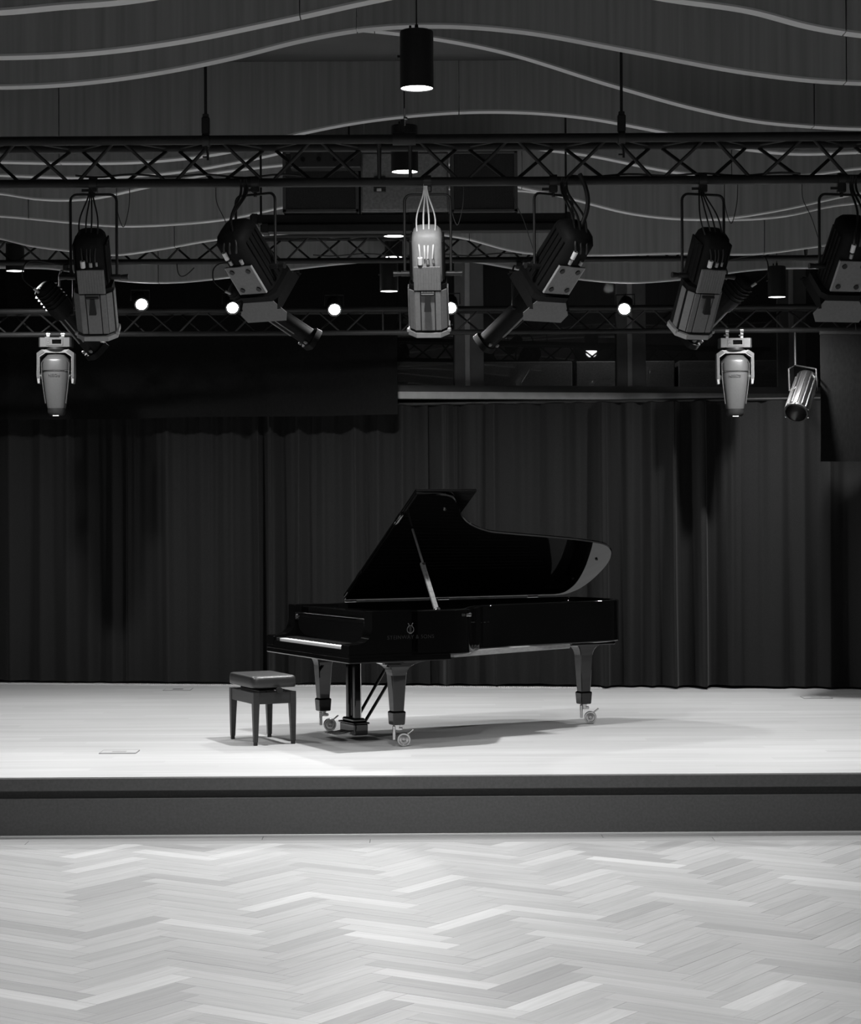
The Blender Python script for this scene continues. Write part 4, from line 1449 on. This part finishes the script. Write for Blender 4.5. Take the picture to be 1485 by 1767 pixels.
floor_box('flush floor box with dark flap near the curtain on the left', 307, 1190, 0.26, 0.26)
floor_box('flush floor box near the stage edge, left of the bench', 206, 1298, 0.26, 0.20)
floor_box('flush floor box near the curtain on the right', 1408, 1204, 0.26, 0.20)

# ------------------------------------------------------------------ grand piano
YAW = 0.459
PX0, PY0 = -0.591, 15.163
MP = Matrix.Translation((PX0, PY0, 0)) @ Matrix.Rotation(YAW, 4, 'Z')
piano = thing('grand_piano', 'black lacquered concert grand piano with its lid propped open', 'piano', M=MP)
ZB, ZR, ZT = 0.63, 0.665, 1.0
WID = 1.57
# right-hand curve, tail and spine in piano coordinates (u along, v across)
curve_pts = [(0.86, 0.0), (0.94, 0.018), (1.00, 0.058), (1.08, 0.165), (1.166, 0.295), (1.26, 0.395), (1.36, 0.465), (1.46, 0.515), (1.561, 0.548), (1.82, 0.590), (2.108, 0.633), (2.399, 0.684), (2.613, 0.735), (2.71, 0.785), (2.789, 0.870), (2.835, 0.985), (2.85, 1.10), (2.845, 1.22), (2.828, 1.34), (2.788, 1.455), (2.74, 1.515), (2.68, 1.555), (2.60, WID)]


def smooth_path(pts, per=5):
    pts = [Vector((p[0], p[1], 0)) for p in pts]
    out = []
    n = len(pts)
    for i in range(n - 1):
        p0, p1, p2, p3 = pts[max(i - 1, 0)], pts[i], pts[i + 1], pts[min(i + 2, n - 1)]
        for k in range(per):
            t = k / per
            out.append(0.5 * ((2 * p1) + (p2 - p0) * t + (2 * p0 - 5 * p1 + 4 * p2 - p3) * t * t + (3 * p1 - p0 - 3 * p2 + p3) * t**3))
    out.append(pts[-1])
    return [(p.x, p.y) for p in out]


curve = smooth_path(curve_pts)


def offset_path(path, dist):
    out = []
    n = len(path)
    for i in range(n):
        a, b = path[max(i - 1, 0)], path[min(i + 1, n - 1)]
        tx, ty = b[0] - a[0], b[1] - a[1]
        l = math.hypot(tx, ty)
        out.append((path[i][0] - ty / l * dist, path[i][1] + tx / l * dist))
    return out


rim_path = [(0.50, 0.0), (0.70, 0.0)] + curve + [(2.2, WID), (1.4, WID), (0.50, WID)]
# rim: cross section swept around the outline (outer face, chamfered foot, rounded top, inner face)
sec = [(0.012, ZR), (0.003, ZR + 0.004), (0.0, ZR + 0.010), (0.0, ZR + 0.013), (0.0, ZT - 0.011), (0.0, ZT - 0.008), (0.003, ZT - 0.003), (0.008, ZT), (0.044, ZT), (0.049, ZT - 0.003), (0.052, ZT - 0.010), (0.052, ZR)]
rings = []
offs = {o: offset_path(rim_path, o) for o in set(s_[0] for s_ in sec)}
for i in range(len(rim_path)):
    rings.append([(offs[o][i][0], offs[o][i][1], z) for o, z in sec])
MB().loft(rings).build('rim', lacquer, piano, 35)
inner = offset_path(rim_path, 0.051)
MB().prism(inner, 0.83, 0.855).build('iron_plate', plate_mat, piano)
MB().prism(offset_path(rim_path, 0.045), ZR + 0.002, ZR + 0.02).build('soundboard', satin, piano)
st = MB()
for k in range(40):
    v = 0.16 + k * 0.031
    ue = 0.98 + 1.55 * min(1, max(0, (v - 0.15) / 1.2))**0.8
    st.cyl((0.62, v, 0.872), (ue, v + 0.12 * (1 - k / 40), 0.872), 0.0015, n=4)
tag(st.build('strings', satin, piano), kind='stuff')
for k, (u0, v0, u1, v1) in enumerate(((0.98, 0.34, 2.25, 0.80), (0.9, 0.8, 2.3, 1.15), (0.85, 1.3, 2.3, 1.35))):
    a, b = Vector((u0, v0, 0)), Vector((u1, v1, 0))
    M = Matrix.Translation((a + b) / 2 + Vector((0, 0, 0.648))) @ Matrix.Rotation(math.atan2(v1 - v0, u1 - u0), 4, 'Z')
    MB().cbox((0, 0, 0), ((b - a).length, 0.10, 0.045), 0.006, M).build('brace', raw_wood, piano)
# keybed, cheeks and arms
MB().cbox((0.41, WID / 2, ZB + 0.033), (0.82, WID, 0.066), 0.005).build('keybed', lacquer, piano)
MB().cbox((0.41, WID / 2, ZB + 0.009), (0.826, WID + 0.006, 0.006), 0.002).cbox((0.41, WID / 2, ZB + 0.038), (0.824, WID + 0.004, 0.003), 0.001).build('moulding', lacquer, piano)
arm = [(0.0, ZB + 0.064), (0.0, 0.752), (0.004, 0.760), (0.012, 0.765), (0.060, 0.767), (0.100, 0.772), (0.130, 0.783), (0.155, 0.803), (0.172, 0.830), (0.181, 0.862), (0.184, 0.90), (0.184, ZT - 0.008), (0.186, ZT - 0.003), (0.192, ZT), (0.55, ZT), (0.55, ZB + 0.064)]
RXp = Matrix.Rotation(PI / 2, 4, 'X')
for v0, v1 in ((0.0, 0.135), (WID - 0.135, WID)):
    MB().prism(arm, -v1, -v0, RXp).build('cheek', lacquer, piano, 35)
MB().cbox((0.018, WID / 2, 0.705), (0.032, WID - 0.27, 0.045), 0.004).build('key_slip', lacquer, piano)
# keys
kv0, kv1 = 0.165, 1.405
nk = 52
kw = (kv1 - kv0) / nk
wk, bk = MB(), MB()
for i in range(nk):
    v = kv0 + (i + 0.5) * kw
    wk.cbox((0.115, v, 0.728), (0.150, kw - 0.0012, 0.034), 0.002)
for i in range(nk - 1):
    # treble end is at v = 0: count down from the top C
    if (i % 7) in (1, 2, 3, 5, 6) or False:
        v = kv0 + (i + 1) * kw
        bk.loft([[(0.085, v - 0.0055, 0.744), (0.19, v - 0.0055, 0.744), (0.19, v + 0.0055, 0.744), (0.085, v + 0.0055, 0.744)],
                 [(0.092, v - 0.0045, 0.757), (0.19, v - 0.0045, 0.757), (0.19, v + 0.0045, 0.757), (0.092, v + 0.0045, 0.757)]])
tag(wk.build('white_keys', ivory, piano), kind='stuff')
tag(bk.build('black_keys', ebony, piano), kind='stuff')
for v0, v1 in ((0.135, kv0 - 0.001), (kv1 + 0.001, WID - 0.135)):
    MB().cbox((0.105, (v0 + v1) / 2, 0.724), (0.19, v1 - v0, 0.06), 0.004).build('key_block', lacquer, piano)
# fallboard leaning back above the keys, with a bright upper lip
fb = [(0.188, 0.752), (0.200, 0.748), (0.215, 0.90), (0.232, 0.918), (0.232, 0.926), (0.218, 0.926), (0.200, 0.908)]
MB().prism(fb, -(WID - 0.136), -0.136, RXp).build('fallboard', lacquer, piano, 35)
MB().cbox((0.196, 0.141, 0.905), (0.022, 0.012, 0.040), 0.003).build('fallboard_hinge', brass, piano)
MB().cbox((0.196, WID - 0.141, 0.905), (0.022, 0.012, 0.040), 0.003).build('fallboard_hinge', brass, piano)
MB().cbox((0.236, WID / 2, 0.934), (0.012, WID - 0.28, 0.006), 0.002).build('fallboard_strip', brass, piano)
MB().cbox((0.46, WID / 2, 0.945), (0.44, WID - 0.11, 0.03), 0.006).build('music_shelf', lacquer, piano)
MB().cbox((0.34, WID / 2, 0.968), (0.16, 1.0, 0.016), 0.005).build('music_desk', lacquer, piano)
MB().cbox((0.255, WID / 2, 0.966), (0.03, WID - 0.27, 0.05), 0.008).build('front_rail', lacquer, piano)
MB().cyl((0.32, 0.14, 0.978), (0.32, 0.14, 0.992), 0.008, n=10).cyl((0.32, WID - 0.6, 0.976), (0.32, WID - 0.6, 0.988), 0.008, n=10).build('desk_knob', chrome, piano, 40)

# lid: hinged on the far (bass) side, propped open
TH = math.radians(32)
HZ = ZT + 0.012
MH = Matrix.Translation((0, WID, HZ)) @ Matrix.Rotation(-TH, 4, 'X') @ Matrix.Translation((0, -WID, 0))
U_F = 0.662
lid_out = [(U_F, -0.004), (0.76, -0.004)] + offset_path(curve, -0.004) + [(2.2, WID), (1.4, WID), (U_F, WID)]
LT = 0.024


def slab(poly, z0, z1, bev, M):
    n = len(poly)
    cl_ = poly + [poly[0]]
    # inset by simple offset towards the centroid normal
    area = sum(poly[i][0] * poly[(i + 1) % n][1] - poly[(i + 1) % n][0] * poly[i][1] for i in range(n))
    sg = 1 if area > 0 else -1
    ins = []
    for i in range(n):
        a, b = poly[i - 1], poly[(i + 1) % n]
        tx, ty = b[0] - a[0], b[1] - a[1]
        l = math.hypot(tx, ty) or 1
        ins.append((poly[i][0] - sg * ty / l * bev, poly[i][1] + sg * tx / l * bev))
    r = [[(x, y, z0) for x, y in ins], [(x, y, z0 + bev) for x, y in poly], [(x, y, z1 - bev) for x, y in poly], [(x, y, z1) for x, y in ins]]
    return MB().loft(r, M)


lid = slab(lid_out, 0.0, LT, 0.008, MH).build('lid', lacquer, piano, 35)
flap = [(U_F + 0.004, -0.004), (1.173, -0.004), (1.173, WID - 0.01), (U_F + 0.004, WID - 0.01)]
slab(flap, LT + 0.004, 2 * LT + 0.004, 0.004, MH).build('folded_lid_flap', lacquer, piano, 35)
for k in range(2):
    v = 0.35 + 0.85 * k
    MB().cbox((U_F - 0.004, v, LT), (0.012, 0.10, 0.030), 0.003, MH).build('flap_hinge', lacquer, lid)
for u in (0.72, 1.55, 2.38):
    MB().cyl((u - 0.05, WID + 0.006, HZ - 0.002), (u + 0.05, WID + 0.006, HZ - 0.002), 0.010, n=10).build('lid_hinge', brass, piano, 40)
for (u, v) in ((2.70, 0.98), (2.62, 1.28), (0.98, 0.20)):
    MB().cyl((u, v, 0.0), (u, v, -0.012), 0.011, 0.009, 10, M=MH).build('rubber_stop', rubber if u > 2 else chrome, lid, 40)


def on_lid(px, py):
    """where a line of sight meets the underside of the lid, in piano coordinates"""
    Mi = (MP @ MH).inverted()
    o = Mi @ Vector((0, 0, CAM_Z))
    q = Mi @ P(px, py, 10.0)
    t = -o.z / (q.z - o.z)
    return MH @ (o + (q - o) * t)


prop_top = on_lid(710, 911)
prop_bot = Vector((0.742, 0.055, ZT - 0.03))
dv = (prop_top - prop_bot)
Lp = dv.length
bx = dv.normalized()
by = Vector((1, 0, 0)).cross(bx).normalized()
bz = bx.cross(by)
Mpp = frame_mat(prop_bot, bx, by, bz)
prop = MB()
prop.cbox((Lp * 0.29, 0, 0.011), (Lp * 0.58, 0.020, 0.012), 0.003, Mpp)
prop.cbox((Lp * 0.29, 0, -0.013), (Lp * 0.58, 0.020, 0.014), 0.003, Mpp)
prop.cbox((Lp * 0.30, 0, 0.0), (Lp * 0.54, 0.012, 0.030), 0.003, Mpp)
lp_ = prop.build('lid_prop', prop_mat, piano)
MB().cbox((Lp * 0.72, 0, 0.004), (Lp * 0.54, 0.016, 0.016), 0.004, Mpp).build('prop_stick', prop_mat, lp_)
MB().cyl((Lp * 0.56, -0.015, 0), (Lp * 0.56, 0.015, 0), 0.012, n=12, M=Mpp).build('prop_collar', chrome, lp_, 40)
MB().cyl((0.025, -0.03, 0), (0.025, 0.03, 0), 0.014, n=12, M=Mpp).cbox((0.02, 0, 0), (0.05, 0.035, 0.045), 0.006, Mpp).build('prop_hinge', chrome, lp_, 40)
# hook on the treble side of the rim
MB().cbox((0.97, -0.002, 0.955), (0.075, 0.010, 0.020), 0.003, Matrix.Translation((0, 0.035, 0)) @ Matrix.Identity(4)).build('lid_hook', brass, piano)
MB().cyl((1.03, 0.10, 0.955), (1.012, 0.075, 0.955), 0.016, n=12).cyl((0.935, 0.020, 0.957), (0.935, 0.005, 0.957), 0.010, n=10).build('lid_hook', chrome, piano, 40)


# legs
def sq(u, v, hu, hv, z, c=0.006):
    return [(u + hu, v - hv + c, z), (u + hu, v + hv - c, z), (u + hu - c, v + hv, z), (u - hu + c, v + hv, z), (u - hu, v + hv - c, z), (u - hu, v - hv + c, z), (u - hu + c, v - hv, z), (u + hu - c, v - hv, z)]


def piano_leg(u, v, ztop, turn):
    leg = MB()
    prof = [(0.180, 0.120, ztop), (0.178, 0.118, ztop - 0.010), (0.140, 0.104, ztop - 0.018), (0.108, 0.088, ztop - 0.030), (0.084, 0.072, ztop - 0.047), (0.069, 0.062, ztop - 0.068), (0.061, 0.057, ztop - 0.090), (0.057, 0.054, ztop - 0.112), (0.042, 0.040, 0.262)]
    leg.loft([sq(u, v, hu, hv, z) for hu, hv, z in prof])
    lo = leg.build('leg', lacquer, piano)
    cuff = MB()
    cuff.loft([sq(u, v, hu, hv, z) for hu, hv, z in ((0.042, 0.040, 0.262), (0.050, 0.048, 0.256), (0.052, 0.050, 0.248), (0.047, 0.045, 0.166), (0.043, 0.041, 0.160))])
    cuff.build('leg_cuff', lacquer, lo)
    R = Matrix.Translation((u, v, 0)) @ Matrix.Rotation(turn, 4, 'Z')
    MB().cyl((0, 0, 0.165), (0, 0, 0.128), 0.026, 0.024, 14, M=R).cbox((-0.020, 0, 0.100), (0.022, 0.050, 0.105), 0.004, R).cbox((0.012, 0, 0.128), (0.06, 0.040, 0.020), 0.004, R).build('caster_fork', brass, lo, 40)
    wc = Vector((0.052, 0, 0.050))
    Rw = R @ Matrix.Translation(wc) @ Matrix.Rotation(PI / 2, 4, 'X')
    MB().lathe([(0.0, -0.024), (0.012, -0.026), (0.018, -0.018), (0.034, -0.016), (0.038, -0.022), (0.047, -0.022), (0.050, -0.016), (0.050, 0.016), (0.047, 0.022), (0.038, 0.022), (0.034, 0.016), (0.018, 0.018), (0.012, 0.026), (0.0, 0.024)], 28, Rw).build('caster_wheel', brass, lo, 40)
    MB().cbox((0.0, 0, 0), (0.055, 0.012, 0.012), 0.003, R @ Matrix.Translation((0.098, 0, 0.105)) @ Matrix.Rotation(-0.7, 4, 'Y')).build('brake_lever', brass, lo)


piano_leg(0.455, 0.165, ZB + 0.004, -YAW)
piano_leg(0.415, 1.43, ZB + 0.004, -YAW + 0.12)
piano_leg(2.49, 0.93, ZR + 0.004, -YAW - 0.05)
MB().cbox((2.49, 0.98, ZR - 0.012), (0.46, 0.34, 0.03), 0.008).build('leg_plate', lacquer, piano)
# pedal lyre
LU, LV = 0.375, 0.755
ly = MB().cbox((LU, LV, 0.085), (0.115, 0.27, 0.085), 0.008).cbox((LU, LV, 0.132), (0.135, 0.29, 0.014), 0.005).cbox((LU, LV, 0.152), (0.10, 0.22, 0.030), 0.01)
lyre = ly.build('pedal_lyre', lacquer, piano)
for dv_ in (-0.062, 0.062):
    MB().cbox((LU, LV + dv_, 0.40), (0.055, 0.050, 0.48), 0.006).build('lyre_post', lacquer, lyre)
MB().cbox((LU, LV, 0.632), (0.14, 0.26, 0.03), 0.006).build('lyre_top', lacquer, lyre)
for k in range(3):
    v = LV + (k - 1) * 0.085
    MB().loft([[(LU - 0.05, v - 0.010, 0.072), (LU - 0.05, v + 0.010, 0.072), (LU - 0.05, v + 0.010, 0.060), (LU - 0.05, v - 0.010, 0.060)],
               [(LU - 0.12, v - 0.014, 0.060), (LU - 0.12, v + 0.014, 0.060), (LU - 0.12, v + 0.014, 0.048), (LU - 0.12, v - 0.014, 0.048)],
               [(LU - 0.19, v - 0.022, 0.056), (LU - 0.19, v + 0.022, 0.056), (LU - 0.19, v + 0.022, 0.046), (LU - 0.19, v - 0.022, 0.046)],
               [(LU - 0.20, v - 0.012, 0.055), (LU - 0.20, v + 0.012, 0.055), (LU - 0.20, v + 0.012, 0.047), (LU - 0.20, v - 0.012, 0.047)]]).build('pedal', brass, lyre)
    MB().cyl((LU + 0.02, v, 0.15), (LU + 0.02, v, 0.63), 0.004, n=8).build('pedal_rod', chrome, lyre)
for dv_ in (-0.10, 0.10):
    MB().cyl((LU + 0.05, LV + dv_ * 0.8, 0.13), (LU + 0.40, LV + dv_, 0.655), 0.012, n=10).build('lyre_brace', lacquer, lyre, 40)

# emblem and lettering on the treble side
RS = Matrix.Rotation(PI / 2, 4, 'X')
inst(text_mesh('STEINWAY & SONS', 0.040, 'lettering', letter_mat, 0.0008, 1.12), 'lettering', piano, M=Matrix.Translation((0.493, -0.0012, 0.808)) @ RS)
le = MB()
for sg in (-1, 1):
    pts = [(0.0, 0.0), (0.018, 0.006), (0.026, 0.020), (0.024, 0.036), (0.014, 0.050), (0.012, 0.062), (0.020, 0.072)]
    sp = smooth_path(pts, 4)
    le.tube([(0.49 + sg * x, -0.002, 0.838 + z) for x, z in sp], 0.0030, 6)
for k in (-1, 0, 1):
    le.cyl((0.49 + k * 0.006, -0.002, 0.842), (0.49 + k * 0.006, -0.002, 0.890), 0.0012, n=6)
le.cyl((0.474, -0.002, 0.892), (0.506, -0.002, 0.892), 0.0022, n=6)
le.cbox((0.49, -0.002, 0.836), (0.022, 0.004, 0.008), 0.001)
le.build('emblem', logo_mat, piano, 50)

# ------------------------------------------------------------------ piano bench
BY = 0.42
MBN = Matrix.Translation((-1.272, 15.905, 0)) @ Matrix.Rotation(BY, 4, 'Z')
bench = thing('piano_bench', 'dark padded piano bench with adjustable seat beside the keyboard', 'bench', M=MBN)
BU, BV = 0.335, 0.56
for su in (-1, 1):
    for sv in (-1, 1):
        u, v = su * (BU / 2 - 0.024), sv * (BV / 2 - 0.024)
        lg = MB().loft([sq(u, v, 0.024, 0.024, 0.392, 0.003), sq(u, v, 0.024, 0.024, 0.30, 0.003), sq(u + su * 0.004, v + sv * 0.004, 0.016, 0.016, 0.025, 0.003)])
        l_ = lg.build('leg', satin, bench)
        MB().loft([sq(u + su * 0.004, v + sv * 0.004, 0.013, 0.013, 0.025, 0.003), sq(u + su * 0.004, v + sv * 0.004, 0.013, 0.013, 0.0, 0.003)]).build('foot', rubber, l_)
for su in (-1, 1):
    MB().cbox((su * (BU / 2 - 0.014), 0, 0.348), (0.020, BV - 0.09, 0.086), 0.003).build('apron', satin, bench)
for sv in (-1, 1):
    MB().cbox((0, sv * (BV / 2 - 0.014), 0.348), (BU - 0.09, 0.020, 0.086), 0.003).build('apron', satin, bench)
MB().cbox((0, 0, 0.400), (0.20, 0.42, 0.012), 0.002).cbox((0, 0.15, 0.410), (0.16, 0.03, 0.03), 0.003).cbox((0, -0.15, 0.410), (0.16, 0.03, 0.03), 0.003).build('lift_mechanism', black, bench)
MB().cyl((0.02, -BV / 2 + 0.10, 0.405), (0.02, -BV / 2 - 0.02, 0.405), 0.007, n=10).cyl((0.02, -BV / 2 - 0.02, 0.405), (0.02, -BV / 2 - 0.055, 0.405), 0.022, 0.020, 16).build('height_knob', chrome, bench, 40)
MB().cyl((0.02, -BV / 2 - 0.024, 0.405), (0.02, -BV / 2 - 0.058, 0.405), 0.024, 0.024, 16).build('knob_grip', black, bench, 40)


def cushion(hu, hv, z0, z1):
    rings = []
    for t, s_, z in ((0, 0.97, z0), (0, 0.995, z0 + 0.008), (0, 1.0, z0 + 0.03), (0, 0.998, z1 - 0.028), (0, 0.985, z1 - 0.012), (0, 0.955, z1 - 0.003), (0, 0.90, z1), (0, 0.60, z1 + 0.004), (0, 0.25, z1 + 0.005)):
        ring = []
        n = 48
        for i in range(n):
            a = 2 * PI * i / n
            e = 0.16
            x = hu * s_ * math.copysign(abs(math.cos(a))**e, math.cos(a))
            y = hv * s_ * math.copysign(abs(math.sin(a))**e, math.sin(a))
            if s_ < 0.97 and z >= z1 - 0.004:
                k = 0.025 if s_ < 0.97 else 0
                x, y = x, y
            ring.append((x, y, z))
        rings.append(ring)
    return MB().loft(rings)


cushion(0.175, 0.288, 0.425, 0.510).build('seat', leather, bench, 60)
